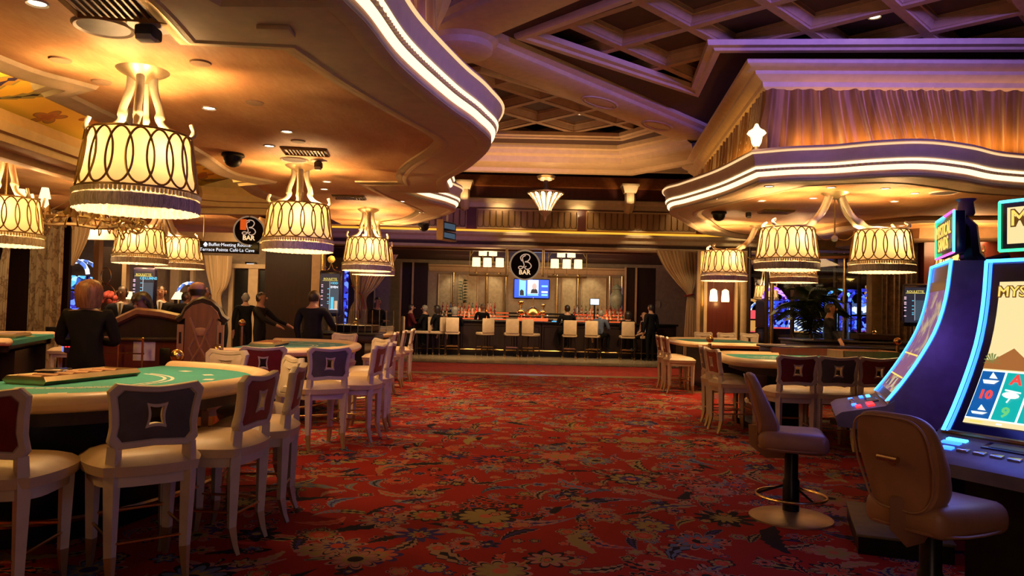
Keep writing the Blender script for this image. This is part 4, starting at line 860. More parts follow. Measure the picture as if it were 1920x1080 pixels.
def chair_parts():
    angs, O, I, H1, H2 = back_rings(); n = len(angs)
    def place(P, dy): return [(x, -.245-.16*(z)+dy-.35*(.05-x*x)*1.0, z+.90) for x, z in P]
    def bands(L):
        b = B(); b.add(sum(L, []), [(i*n+k, i*n+(k+1) % n, (i+1)*n+(k+1) % n, (i+1)*n+k) for i in range(len(L)-1) for k in range(n)]); return b
    k9 = lambda P, s: [(x*s, z*s) for x, z in P]
    frame = bands([place(I, -.006), place(k9(I, 1.05), -.016), place(k9(O, .97), -.018), place(O, -.008), place(O, .022), place(k9(O, .97), .034), place(k9(I, 1.04), .036), place(I, .028), place(k9(I, .96), .036), place(k9(I, .6), .046), place(k9(H1, 1.1), .026)])
    panel = bands([place(k9(I, 1.01), -.004), place(k9(I, .97), -.011), place(k9(I, .7), -.013), place(H1, -.012)])
    grip = bands([place(k9(H1, 1.08), -.010), place(k9(H1, 1.05), -.019), place(H2, -.019), place(H2, .030), place(k9(H1, 1.1), .030)])
    seat = bmesh.new(); bmesh.ops.create_grid(seat, x_segments=10, y_segments=10, size=.5)
    for v in seat.verts:
        x, y = v.co.x*2, v.co.y*2; u = x*math.sqrt(1-y*y*.30); w = y*math.sqrt(1-x*x*.30)
        v.co = (u*.30*(1-.05*y*-1), w*.30+.02, .665+.035*(1-x**4)*(1-y**4)-.028*max(abs(x), abs(y))**6)
    r = bmesh.ops.extrude_face_region(seat, geom=seat.faces[:])
    for g_ in r['geom']:
        if isinstance(g_, bmesh.types.BMVert): g_.co.z = .585+.0*g_.co.z; g_.co.x *= .97; g_.co.y = (g_.co.y-.02)*.97+.02
    sb = B().bm(seat)
    ap = B(); bm2 = bmesh.new(); bmesh.ops.create_circle(bm2, cap_ends=True, segments=32, radius=1)
    for v in bm2.verts:
        a = atan2(v.co.y, v.co.x); c, s = cos(a), sin(a); v.co = (math.copysign(abs(c)**.55, c)*.255, math.copysign(abs(s)**.55, s)*.255+.02, .60)
    r = bmesh.ops.extrude_face_region(bm2, geom=bm2.faces[:]); bmesh.ops.translate(bm2, vec=(0, 0, -.075), verts=[q for q in r['geom'] if isinstance(q, bmesh.types.BMVert)]); ap.bm(bm2)
    return frame, panel, grip, sb, ap
CP = chair_parts()
def sqtube(b, pts, rs): return b.tube(pts, rs, 4)
def make_chair(back):
    fr, pa, gr, se, ap = CP
    t = thing('casino_chair', '', 'chair', (0, 0, 0), 0, 'cream casino chairs')
    obj('seat', se, 'cream', t); obj('seat_apron', ap, 'frame', t); obj('backrest', fr, 'frame', t); obj('back_panel', pa, back, t); obj('grip_rim', gr, 'frame', t)
    for sx in (-1, 1):
        lg = obj('leg', sqtube(B(), [(sx*.185, -.215, .74), (sx*.19, -.205, .56), (sx*.185, -.20, .16)], [.036, .042, .03]), 'frame', t)
        obj('brass_foot', sqtube(B(), [(sx*.185, -.20, .162), (sx*.185, -.222, .06), (sx*.185, -.245, 0)], [.031, .022, .016]), 'satin', lg)
        lg = obj('leg', sqtube(B(), [(sx*.205, .23, .58), (sx*.20, .23, .16)], [.042, .03]), 'frame', t)
        obj('brass_foot', sqtube(B(), [(sx*.20, .23, .162), (sx*.20, .24, .05), (sx*.20, .25, 0)], [.031, .022, .016]), 'satin', lg)
        obj('stretcher', B().tube([(sx*.19, -.20, .25), (sx*.20, .23, .25)], .009, 6), 'gold', t)
    obj('stretcher', B().tube([(-.19, -.20, .23), (.19, -.20, .23)], .009, 6), 'gold', t); obj('footrest_bar', B().tube([(-.20, .23, .30), (.20, .23, .30)], .011, 6), 'gold', t)
    return t
def tufted():  # the cream inner side has stitching and buttons
    pass
PROTO = {}
def chair(col, x, y, fx, fy, lab):
    rz = atan2(-fx, fy)
    if col not in PROTO:
        if PROTO:
            src = next(iter(PROTO.values())); t = dup(src)
            for c in t.children:
                if c.name.startswith('back_panel'): c.data = c.data.copy(); c.data.materials[0] = MT[col]
        else: t = make_chair(col)
        PROTO[col] = t
    else: t = dup(PROTO[col])
    t.location = (x, y, 0); t.rotation_euler = (0, 0, rz); t['label'] = lab; return t
# left, nearest table
chair('red', -2.56, 3.82, -.12, .95, 'red-backed casino chair at the left picture edge, nearest the camera')
chair('grey', -2.04, 4.20, -.62, .78, 'large grey-backed casino chair at the nearest card table')
chair('rust', -1.82, 4.72, -.97, .12, 'rust-backed casino chair right of the large grey-backed one')
chair('red', -1.78, 5.36, -1, -.12, 'red-backed casino chair seen edge-on behind the rust-backed one')
chair('grey', -2.02, 6.08, -.85, -.55, 'casino chair turned with cream tufted front behind the edge-on red chair')
chair('rust', -2.72, 6.72, -.35, -.95, 'casino chair with cream front facing us at the far end of the nearest table')
# second table
chair('red', -2.62, 7.95, -.30, .95, 'red-backed casino chair at the near end of the second card table')
chair('grey', -2.02, 8.00, -.55, .84, 'grey-backed casino chair at the second card table')
chair('rust', -1.74, 8.52, -1, .1, 'rust-backed casino chair edge-on beside the aisle at the second table')
chair('red', -1.72, 9.25, -1, -.05, 'casino chair half hidden behind the edge-on rust one at the second table')
chair('grey', -1.98, 10.1, -.8, -.6, 'cream-fronted casino chair facing us at the aisle end of the second table')
chair('rust', -2.75, 11.75, -.35, -.95, 'cream chair top showing above the far rim of the second table')
# third table
for col, px, py, lab in (('red', 735, 738, 'red-backed chair nearest at the third left table'), ('grey', 752, 726, 'grey-backed chair between two red ones at the third left table'), ('red', 768, 714, 'farthest red-backed chair at the third left table, near the bar')):
    p = Zp(px, py, 0); chair(col, p.x-.22, p.y, -1, -.05, lab)
chair('rust', -3.0, 17.3, -.1, -1, 'cream chair facing us behind the third left table')
# right hand tables
chair('red', 3.27, 8.72, .07, 1, 'red-backed casino chair first of three at the right roulette table')
chair('grey', 3.72, 8.70, .07, 1, 'grey-backed casino chair in the middle of three at the right roulette table')
chair('rust', 4.17, 8.68, .07, 1, 'rust-backed casino chair last of three beside the slot machine')
chair('grey', 2.92, 10.32, 1, -.1, 'grey-backed casino chair at the left end of the right roulette table')
chair('rust', 2.88, 9.72, 1, .08, 'rust-backed casino chair edge-on in front of the grey one at the right table')
chair('red', 3.25, 15.1, 1, 0, 'farther of two red-backed chairs left of the far right table')
chair('rust', 3.22, 14.35, 1, 0, 'nearer rust-backed chair left of the far right table')
for i, (px, lab) in enumerate(((1322, 'left of three cream chairs facing us behind the far right table'), (1366, 'middle of three cream chairs facing us behind the far right table'), (1410, 'right of three cream chairs facing us behind the far right table'))):
    p = D(px, 640, 18.6); chair(('red', 'grey', 'rust')[i], p.x, 18.6, -.05, -1, lab)
chair('red', 9.0, 12.2, -.6, -.8, 'cream chair back far right behind the dark wheel table'); chair('grey', 8.3, 13.4, -.9, -.4, 'second cream chair far right, farther behind the wheel table')
chair('rust', -7.6, 12.9, .3, -1, 'left cream chair top behind the far left card table'); chair('grey', -6.85, 12.9, -.1, -1, 'right cream chair top behind the far left card table')
# ------------------------------------------------------------------ card tables
def half_oval(a, bb, n=40, ex=2.5, k=1):
    out = []
    for i in range(n+1):
        t = -pi/2+pi*i/n; c, s = cos(t), sin(t); out.append((bb*k*abs(c)**(2/ex), a*k*math.copysign(abs(s)**(2/ex), s)))
    return out
RIMP = [(-.075*cos(q*pi/6), .055*sin(q*pi/6)) for q in range(13)]
def card_table(lab, x, y, rz, a=1.38, bb=1.45, H=.92, felt='felt', printed=True):
    t = thing('card_table', lab, 'card table', (x, y, 0), rz); path = half_oval(a, bb)
    b = B(); prof = [(.085*cos(q*pi/7), H+.055*sin(q*pi/7)) for q in range(15)]; b.sweep(path, prof)
    for e in (0, -1): b.ball((path[e][0], path[e][1], H), (.06, .085, .055), 12, 8)
    obj('rim', b, 'rim', t); obj('felt_top', B().prism([(-.04, -a)]+half_oval(a, bb, k=.985)+[(-.04, a)], H-.05, H+.012), felt, t)
    obj('apron', B().prism([(.05, -a*.95)]+half_oval(a*.95, bb*.94, 24)+[(.05, a*.95)], H-.14, H-.05), 'dark', t)
    obj('pedestal', B().prism([(.15, -a*.7)]+half_oval(a*.7, bb*.62, 20)+[(.15, a*.7)], 0, H-.12), 'black', t)
    obj('foot_rail', B().tube([(p, q, .2) for p, q in half_oval(a*.84, bb*.8, 24)], .022, 8), 'gold', t)
    if printed:
        b = B()
        for r_, w_, n_ in ((.60, .012, 40), (.64, .012, 40)):
            P = half_oval(a*r_*.75, bb*r_, n_, 2.2)
            for i in range(5, n_-5): p, q = Vector(P[i]), Vector(P[i+1]); nn = Vector((q-p)).normalized(); s = Vector((nn.y, -nn.x))*w_; b.add([(*(p-s), H+.014), (*(p+s), H+.014), (*(q*.9+p*.1+s), H+.014), (*(q*.9+p*.1-s), H+.014)], [(0, 1, 2, 3)])
        P = half_oval(a*.72, bb*.80, 8, 2.2)
        for i in range(1, 8):
            p = Vector(P[i]); nn = (Vector(P[i+1 if i < 8 else i])-Vector(P[i-1])).normalized(); s = Vector((nn.y, -nn.x))
            b.add([(*(p+nn*.05+s*.035), H+.014), (*(p-nn*.05+s*.035), H+.014), (*(p-nn*.05-s*.035), H+.014), (*(p+nn*.05-s*.035), H+.014)], [(0, 1, 2, 3)])
        o = obj('felt_print', b, 'print', t); o['kind'] = 'stuff'
    tr = obj('chip_tray', B().loop([(.12, -.42, H+.04), (.42, -.42, H+.04), (.42, .42, H+.04), (.12, .42, H+.04)], .03, 4), 'satin', t)
    obj('tray_well', B().box((.27, 0, H+.025), (.28, .82, .03)), 'bronze', tr); b = B()
    for k in range(6): b.tube([(.17, -.38+.13*k, H+.045), (.37, -.38+.13*k, H+.045)], .03, 8)
    o = obj('chip_row', b, 'taupe', tr); o['kind'] = 'stuff'
    return t
card_table('nearest card table with teal felt and thick cream rim at left', -3.36, 5.42, radians(-14), 1.36, 1.42)
card_table('second card table with blue-green felt behind the grey-backed chair', -3.62, 10.4, radians(4), 1.48, 1.42, felt='feltb')
card_table('far left card table with cards spread on its felt', -7.1, 11.1, radians(200), 1.25, 1.3)
card_table('third left card table beside the roulette wheel screen', -3.75, 16.2, radians(0), 1.1, 1.15, felt='feltb', printed=False)
def clear_box(lab, name, cat, loc, rz, d, mat='glass', kids=True):
    o = obj(name, B().rbox((0, 0, d[2]/2), d, .008), mat, loc=loc, rot=rz); return tag(o, lab, cat)
p = Zp(100, 706, .95); clear_box('clear card shoe lying beside the brass chip tray on the nearest table', 'card_shoe', 'card shoe', (p.x, p.y, .934), .2, (.16, .26, .07), 'chrome')
p = Zp(98, 622, .95); clear_box('small black card holder on the far left card table', 'card_holder', 'card holder', (p.x, p.y, .934), 0, (.16, .12, .1), 'black')
for i, (px, py, m_) in enumerate(((30, 629, 'paper'), (52, 631, 'gprint'), (15, 627, 'print'))):
    p = Zp(px, py, .934); o = obj('playing_card', B().rbox((0, 0, .002), (.16, .22, .004), .001), m_, loc=(p.x, p.y, .934+.003*i), rot=.4*i); tag(o, ('cream', 'yellow', 'white')[i]+' card sheet lying on the far left card table', 'card')
def stanchion(lab, px, py, z, Y, h=None):
    c = D(px, py, Y); t = thing('rail_post', lab, 'post', (c.x, c.y, 0), 0, 'brass ball posts')
    obj('post', B().lathe([(.09, 0), (.09, .02), (.028, .04), (.028, c.z-.07)], 14), 'gold', t); obj('brass_ball', B().ball((0, 0, c.z), .062, 16, 12), 'gold', t)
stanchion('brass ball post behind the nearest card table', 332, 667, 0, 7.2); stanchion('brass ball post left of the second card table', 408, 656, 0, 8.6); stanchion('slender brass ball post by the raised rope beyond the second table', 454, 605, 0, 13.5)
stanchion('brass ball post in front of the far right table', 1331, 636, 0, 12.8); stanchion('brass ball post at the far end of the right wheel table', 1683, 640, 0, 12)
stanchion('second brass ball post close behind the one at the far right table', 1329, 652, 0, 13.2)
# ------------------------------------------------------------------ roulette table, right
t = thing('roulette_table', 'long right roulette table with printed teal felt and cream rim', 'roulette table', (0, 0, 0)); H = .92
RP = spline([(5.2, 9.12), (4.4, 9.12), (3.5, 9.10), (3.05, 9.22), (2.86, 9.55), (2.90, 10.3), (3.05, 10.95), (3.35, 11.2), (4.0, 11.22)], 6)
obj('rim', B().sweep(RP, [(.085*cos(q*pi/7), H+.055*sin(q*pi/7)) for q in range(15)], side=-1), 'rim', t)
obj('felt_top', B().prism(RP+[(5.2, 11.2)], H-.05, H+.012), 'felt', t); obj('apron', B().prism([(5.2, 9.25), (3.3, 9.25), (3.1, 9.6), (3.15, 10.8), (3.5, 11.1), (5.2, 11.1)], H-.16, H-.05), 'dark', t)
for x in (3.6, 5.0): obj('pedestal', B().box((x, 10.2, .39), (.5, .9, .78)).box((x, 10.2, .04), (.8, 1.1, .08)), 'black', t)
b = B(); z = H+.014
for i in range(13): b.box((3.35+.115*i, 10.1, z), (.012, 1.0, .002))
for j in range(4): b.box((4.04, 9.6+.333*j, z), (1.4, .014, .002))
for i in range(12):
    for j in range(3): b.lathe([(.03, 0), (.03, .001)], 8, (3.41+.115*i, 9.77+.333*j, z))
o = obj('number_grid', b, 'print', t); o['kind'] = 'stuff'
obj('wooden_wall', B().box((4.6, 11.2, H+.06), (1.4, .06, .12)), 'mahog', t)
t2 = thing('chip_box', 'orange-brown wooden chip box standing on the right roulette table', 'box', (4.75, 10.1, .934))
obj('box_wall', B().box((-.35, 0, .07), (.04, .5, .14)).box((.35, 0, .07), (.04, .5, .14)).box((0, -.25, .07), (.7, .04, .14)).box((0, .25, .07), (.7, .04, .14)).box((0, 0, .015), (.7, .5, .03)), 'walnut', t2)
for k in range(3): tag(obj('chip_stack', B().lathe([(.035, 0), (.035, .09), (.0, .09)], 12), ('print', 'gprint', 'satin')[k], loc=(4.62+.16*k, 10.1, .966)), ('white', 'yellow', 'brass-coloured')[k]+' stack of chips in the wooden chip box', 'chips', 'chip stacks')
# second right table with cream rim, and dark wheel tables beyond
t = thing('card_table', 'far right card table with cream rim before the cream chairs', 'card table', (3.6, 16.2, 0))
RP = spline([(1.7, -1.75), (1.2, -1.75), (.2, -1.7), (-.1, -1.3), (-.12, .2), (.1, 1.0), (.6, 1.3), (1.7, 1.4)], 6)
obj('rim', B().sweep(RP, [(.085*cos(q*pi/7), H+.055*sin(q*pi/7)) for q in range(15)], side=-1), 'rim', t); obj('felt_top', B().prism(RP, H-.05, H+.012), 'felt', t); obj('pedestal', B().box((.9, -.2, .42), (1.1, 1.6, .84)), 'black', t)
def wheel_table(lab, x, y, L, W_, H=1.0, wheel=True, sx=1, finial=True):
    t = thing('roulette_wheel_table', lab, 'roulette table', (x, y, 0)); n = 40
    obj('body', B().rbox((0, 0, H-.11), (L, W_, .16), .05), 'dark', t); obj('pedestal', B().box((0, 0, (H-.19)/2), (L*.7, W_*.7, H-.19)), 'black', t); obj('top_moulding', B().rbox((0, 0, H-.02), (L+.06, W_+.06, .04), .015), 'black', t)
    if wheel:
        w = obj('wheel_bowl', B().lathe([(.36, 0), (.46, .03), (.47, .13), (.44, .14), (.36, .06), (.12, .03), (0, .03)], n, (sx*L*.15, 0, H)), 'dark', t)
        obj('wheel_spindle', B().lathe([(.10, .04), (.05, .08), (.03, .16), (.045, .18), (.02, .21), (.035, .24), (0, .27)], 16, (sx*L*.15, 0, H)), 'gold', w)
    return t
wheel_table('dark roulette wheel table behind the far right card table', 7.0, 15.2, 2.6, 1.3, 1.06)
wheel_table('long dark rail table in front of the far right card table', 6.0, 13.2, 3.0, .8, 1.0, False)
wheel_table('dark curved wheel table beside the slot machine at right', 6.6, 10.6, 2.0, 1.3, 1.0, True, -1)
w3 = wheel_table('dark roulette wheel table below the left roulette screen', -3.15, 14.2, 1.3, 1.1, 1.02)
# glass screens and rope posts around the left wheel
gs = thing('glass_screen', 'low clear glass screen with fine posts round the left roulette wheel', 'glass screen', (-3.1, 13.72, 1.02)); b = None
obj('pane', B().box((.1, 0, .2), (1.7, .012, .40)), 'glass', gs); pp = None
for k in range(9):
    if pp is None: pp = obj('post', B().tube([(0, 0, 0), (0, 0, .42)], .007, 5), 'satin', gs, (-.1, 0, 0))
    else: part('post', pp, gs, (-.1+.13*k, 0, 0))
gs2 = thing('glass_screen', 'small rounded glass screen beside the dealer at right', 'glass screen', (6.2, 14.72, 1.06)); obj('pane', B().rbox((.2, 0, .22), (.9, .012, .44), .005), 'glass', gs2); obj('foot', B().box((.2, 0, .01), (.9, .05, .02)), 'gold', gs2)
# ------------------------------------------------------------------ slot machines at right
MT.update(sand=em('screen_sand', (1, .80, .38), 1.0), sandw=em('screen_glow', (1, .95, .7), 1.9), reel=em('reel_teal', (.0, .36, .34), 1.3), reelb=em('reel_blue', (.0, .09, .34), 1.2), sred=em('symbol_red', (.9, .06, .05), 1.3), sw=em('symbol_white', (.8, .9, .85), 1.3), sgreen=em('symbol_green', (.15, .6, .2), 1.1), sgold=em('title_gold', (1, .62, .12), 1.3), sdk=em('title_outline', (.25, .10, .02), .5), spink=em('mural_pink', (.5, .12, .25), .8), smauve=em('mural_mauve', (.22, .1, .3), .7), sgr=em('mural_olive', (.25, .3, .08), .8), stan=em('mural_tan', (.62, .42, .2), .9), sbrown=em('screen_brown', (.45, .16, .04), .9),
          scase=pm('screen_bezel', (.012, .012, .06), .18), redlit=em('lit_red_button', (1, .03, .03), 1.6), rg=em('edge_green', (.05, 1, .3), 2.2), rc=em('edge_cyan', (.1, .8, 1), 2.5), rp=em('edge_magenta', (.9, .1, .8), 2), rb=em('edge_blue', (.1, .15, 1), 3))  # bezel's bluish base colour stands in for neon glow on it
def screen_art(name, cols, scale, stg, warp=1.5, cells=True):
    g = G(name); v = g.obj(); n = g.n('ShaderNodeTexNoise'); n.inputs['Scale'].default_value = 4; g.put(n.inputs['Vector'], v)
    q = g.V('ADD', v, g.V('MULTIPLY', n.outputs['Color'], (.1*warp,)*3)); vo = g.n('ShaderNodeTexVoronoi'); vo.inputs['Scale'].default_value = scale; g.put(vo.inputs['Vector'], q)
    sp = g.n('ShaderNodeSeparateColor'); g.put(sp.inputs[0], vo.outputs['Color']); k = sp.outputs[0] if cells else g.noise(q, scale)
    c = g.ramp(k, [(i/len(cols), c_) for i, c_ in enumerate(cols)], cells); g.put(g.b.inputs['Emission Color'], c); g.b.inputs['Emission Strength'].default_value = stg; g.b.inputs['Base Color'].default_value = (.01, .01, .01, 1); return g.m
MT.update(mural1=screen_art('mural_screen', [(.10, .12, .05), (.42, .28, .12), (.30, .10, .20), (.20, .09, .26), (.62, .48, .25), (.16, .2, .08)], 7, .9, 3, False), mural2=screen_art('reel_picture', [(.1, .08, .2), (.5, .4, .2), (.45, .06, .1), (.7, .6, .4)], 14, .8), mural3=screen_art('topper_art', [(.12, .25, .06), (.25, .1, .25), (.3, .28, .08)], 9, .7))
FC = spline([(-.40, .88), (-.31, 1.0), (-.19, 1.19), (-.09, 1.39), (-.03, 1.61), (0, 1.855)], 6)
def at_s(s, off=0):
    q = s*(len(FC)-1); i = min(int(q), len(FC)-2); a, c_ = Vector(FC[i]), Vector(FC[i+1]); p = a.lerp(c_, q-i); t = (c_-a).normalized(); n = Vector((-t.y, t.x)); return p.x+n.x*off, p.y+n.y*off
def cplate(x0, x1, s0, s1, off, k=10):
    b = B(); vs = []
    for i in range(k+1):
        y, z = at_s(s0+(s1-s0)*i/k, off); vs += [(x0, y, z), (x1, y, z)]
    return b.add(vs, [(2*i, 2*i+1, 2*i+3, 2*i+2) for i in range(k)])
def slot_machine(lab, x, y, rz, alt):
    t = thing('slot_machine', lab, 'slot machine', (x, y, 0), rz); hw = .43
    prof = FC+[(.45, 1.855), (.5, 1.6), (.5, .72), (-.3, .72)]
    b = B(); n = len(prof); vs = [(-hw, p, q) for p, q in prof]+[(hw, p, q) for p, q in prof]
    b.add(vs, [tuple(range(n)), tuple(range(2*n-1, n-1, -1))]+[(i, (i+1) % n, n+(i+1) % n, n+i) for i in range(n)])
    obj('cabinet', b, 'purple', t); obj('cabinet_base', B().box((0, .1, .36), (.78, .7, .72)), 'black', t)
    obj('bezel', cplate(-hw+.02, hw-.02, .02, .985, .006), 'scase', t)
    for s in (-1, 1):
        obj('neon_strip', B().tube([(s*(hw-.012), *at_s(k/14, .014)) for k in range(15)], .010, 8), 'cyan', t)
        obj('neon_halo_strip', B().tube([(s*(hw-.036), *at_s(k/14, .008)) for k in range(15)], .009, 6), 'blueled', t)  # extra strip added to imitate the blue halo beside the neon
    yT, zT = at_s(1, .014); obj('neon_strip', B().tube([(-hw+.012, yT, zT), (hw-.012, yT, zT)], .010, 8), 'cyan', t)
    sw = .335
    scr = obj('main_screen', cplate(-sw, sw, .10, .90, .012), 'sand' if not alt else 'mural1', t)
    def lay(name, x0, x1, s0, s1, mat, off=.016, k=6): return obj(name, cplate(x0, x1, s0, s1, off, k), mat, scr)
    def tx(body, size, mat, xx, s, off=.02, par=None, ext=.002, ofs=0):
        y_, z_ = at_s(s, off); y2, z2 = at_s(min(1, s+.03), off); y1, z1 = at_s(max(0, s-.03), off)
        return text(body, size, mat, par or scr, (xx, y_, z_), (atan2(z2-z1, y2-y1), 0, 0), ext, off=ofs)
    if not alt:
        lay('sun_glow', -.12, .22, .50, .72, 'sandw', .014); lay('sand_ground', -sw, sw, .44, .49, 'sbrown')
        b = B()
        for cx, w_, s1 in ((.10, .2, .66), (-.2, .12, .56)):
            y0, z0 = at_s(.47, .018); y1, z1 = at_s(s1, .018); b.add([(cx-w_, y0, z0), (cx+w_, y0, z0), (cx, y1, z1)], [(0, 1, 2)])
        obj('pyramid_picture', b, 'sbrown', scr)
        b = B(); y0, z0 = at_s(.47, .02)
        for k in range(9): a = pi*k/8; b.add([(-.29, y0, z0), (-.29+.045*cos(a)-.006, y0-.003, z0+.055*sin(a)), (-.29+.045*cos(a)+.006, y0-.003, z0+.055*sin(a)+.004)], [(0, 1, 2)])
        obj('bush_picture', b, 'sgr', scr)
        lay('reel_frame', -sw, sw, .14, .435, 'sw', .014)
        SYM = (('boat', 'A', 'A', '9', 'eye'), ('10', 'eye', 'camel', 'A', '10'), ('boat', '9', '10', 'eye', 'boat'))
        cw = 2*sw/5
        for c_ in range(5):
            x0 = -sw+.006+c_*cw; rl = lay('reel', x0, x0+cw-.012, .15, .425, 'reelb' if c_ == 0 else 'reel', .018); xc = x0+cw/2-.006
            for r_ in range(3):
                s = .385-.09*r_; k = SYM[r_][c_]; y_, z_ = at_s(s, .024)
                if k in ('A', '10', '9'): tx(k, .085 if k != '10' else .075, 'sred' if k != '9' else 'sgreen', xc, s, .024, scr, .001, .003)
                else:
                    b = B(); ya, za = at_s(s+.035, .024); yb, zb = at_s(s-.03, .024)
                    if k == 'boat': b.add([(xc-.045, y_, z_-.01), (xc+.045, y_, z_-.01), (xc+.025, yb, zb), (xc-.03, yb, zb), (xc, ya, za), (xc+.035, y_, z_), (xc-.01, y_, z_)], [(0, 1, 2, 3), (4, 5, 6)])
                    elif k == 'eye': b.ball((xc, y_, z_+.01), (.045, .006, .018), 12, 6).tube([(xc-.04, ya, za), (xc+.04, ya, za-.01)], .005, 4).tube([(xc, y_, z_), (xc-.012, yb, zb)], .004, 4)
                    else: b.ball((xc, y_, z_), (.035, .005, .014), 10, 6).ball((xc-.012, y_, z_+.016), (.012, .005, .014), 8, 6).ball((xc+.012, y_, z_+.016), (.012, .005, .014), 8, 6).tube([(xc+.03, y_, z_), (xc+.045, y_, z_+.03), (xc+.058, y_, z_+.03)], .006, 5).tube([(xc-.022, y_, z_), (xc-.022, yb, zb)], .004, 4).tube([(xc+.022, y_, z_), (xc+.022, yb, zb)], .004, 4)
                    obj('reel_symbol', b, {'boat': 'sw', 'eye': 'sw', 'camel': 'scase'}[k], scr, smooth=False)
        tx('MYSTICAL SANDS', .085, 'sdk', 0, .85, .018, scr, .001, .006); tx('MYSTICAL SANDS', .085, 'sgold', 0, .85, .022, scr, .002)
        for k in range(5): lay('meter_box', -.30+.14*k, -.30+.14*k+(.07 if k % 2 == 0 else .03), .112, .126, 'sgold' if k % 2 == 0 else 'sw')
    else:
        lay('dark_top_bar', -sw, sw, .84, .90, 'scase'); lay('reel_window', -sw, sw, .14, .24, 'mural2'); lay('gold_divider', -sw, sw, .24, .25, 'sgold', .018); lay('gold_divider', -sw, sw, .40, .41, 'sgold', .018)
    # deck
    b = B(); dp = [(-.36, .90), (-.42, .86), (-.70, .80), (-.74, .77), (-.72, .70), (-.36, .68)]; m_ = len(dp)
    b.add([(-hw-.03, p, q) for p, q in dp]+[(hw+.03, p, q) for p, q in dp], [tuple(range(m_)), tuple(range(2*m_-1, m_-1, -1))]+[(i, (i+1) % m_, m_+(i+1) % m_, m_+i) for i in range(m_)])
    dk = obj('button_deck', b, 'deck', t); sl = atan2(.06, .28)
    def onde(name, x_, y_, w_, d_, mat, h=.008): return obj(name, B().rbox((0, 0, 0), (w_, d_, h), .003), mat, dk, (x_, y_, .86+(y_+.42)*.214+h/2), rot=(sl, 0, 0))
    onde('player_display', -.02, -.47, .26, .09, 'scase'); onde('player_screen', -.02, -.47, .2, .06, 'tvdark', .012); onde('ticket_slot', -.30, -.47, .11, .03, 'cyan', .012); onde('card_reader', -.30, -.52, .1, .03, 'blueled', .012)
    onde('spin_button', .26, -.5, .2, .05, 'redlit', .014); onde('max_button', .3, -.58, .12, .04, 'redlit', .014)
    for k in range(6): onde('bet_button', -.27+.085*k, -.60, .06, .035, 'blueled' if k in (0, 5) else 'chrome', .012)
    obj('brass_trim', B().tube([(-hw, -.40, .885), (hw, -.40, .885)], .012, 6), 'gold', dk)
    # topper on its bracket
    zt = 1.915; h = .285; w_ = .36; tl = .08
    tp = obj('topper', B().rbox((0, .05, zt+h/2), (2*w_, .07, h), .01), 'scase', t); obj('topper_screen', B().box((0, .012, zt+h/2), (2*w_-.09, .006, h-.075)), 'sand' if not alt else 'mural3', tp)
    for a, c_, m_ in (((-w_, zt), (-w_, zt+h), 'rg'), ((w_, zt), (w_, zt+h), 'rc'), ((-w_, zt), (w_, zt), 'rp' if alt else 'rg'), ((-w_, zt+h), (0, zt+h), 'rc'), ((0, zt+h), (w_, zt+h), 'rp')): obj('lit_edge', B().tube([(a[0], .012, a[1]), (c_[0], .012, c_[1])], .009, 6), m_, tp)
    for body, zz in (('MYSTICAL', .63), ('SANDS', .28)):
        text(body, .13, 'sdk', tp, (0, .006, zt+h*zz), ext=.001, off=.008); text(body, .13, 'sgold', tp, (0, .002, zt+h*zz), ext=.002)
    obj('bracket', B().tube([(0, .1, zt+.28), (0, .16, zt+.2), (0, .18, zt+.0), (0, .26, zt-.08), (0, .42, 1.85)], [.05, .07, .075, .07, .09], 8, flat=1), 'black', t)
    obj('candle_light', B().lathe([(.05, 0), (.06, .02), (.05, .10), (.07, .12), (0, .13)], 14, (0, .15, zt+h)), 'purple', t)
    return t
slot_machine('nearest slot machine with sand-coloured screen and blue neon edge at the right picture edge', 2.99, 4.02, radians(-63), False)
slot_machine('second slot machine seen side-on with curved mural screen and blue neon', 3.20, 5.55, radians(-111), True).scale = (1, 1, 1.035)
light('POINT', 'cabinet_side_fill', (2.78, 4.62, 1.35), 5, (.28, .14, 1), .15); light('AREA', 'slot_screen_glow', (2.45, 3.75, 1.4), 5, (.12, .16, 1), .6, to=(1.6, 3.3, .7)); light('AREA', 'slot_screen_glow', (2.55, 5.9, 1.35), 4, (.12, .16, 1), .6, to=(1.6, 6.1, .6))  # the violet point light is added to tint the cabinet side
t = thing('foot_platform', 'low olive-topped foot platform box on the carpet behind the nearest stool', 'platform', (2.66, 5.15, 0), radians(-20))
obj('box_side', B().box((0, 0, .055), (.54, .9, .11)), 'black', t); obj('top_board', B().rbox((0, 0, .118), (.56, .92, .02), .005), 'clothd', t)
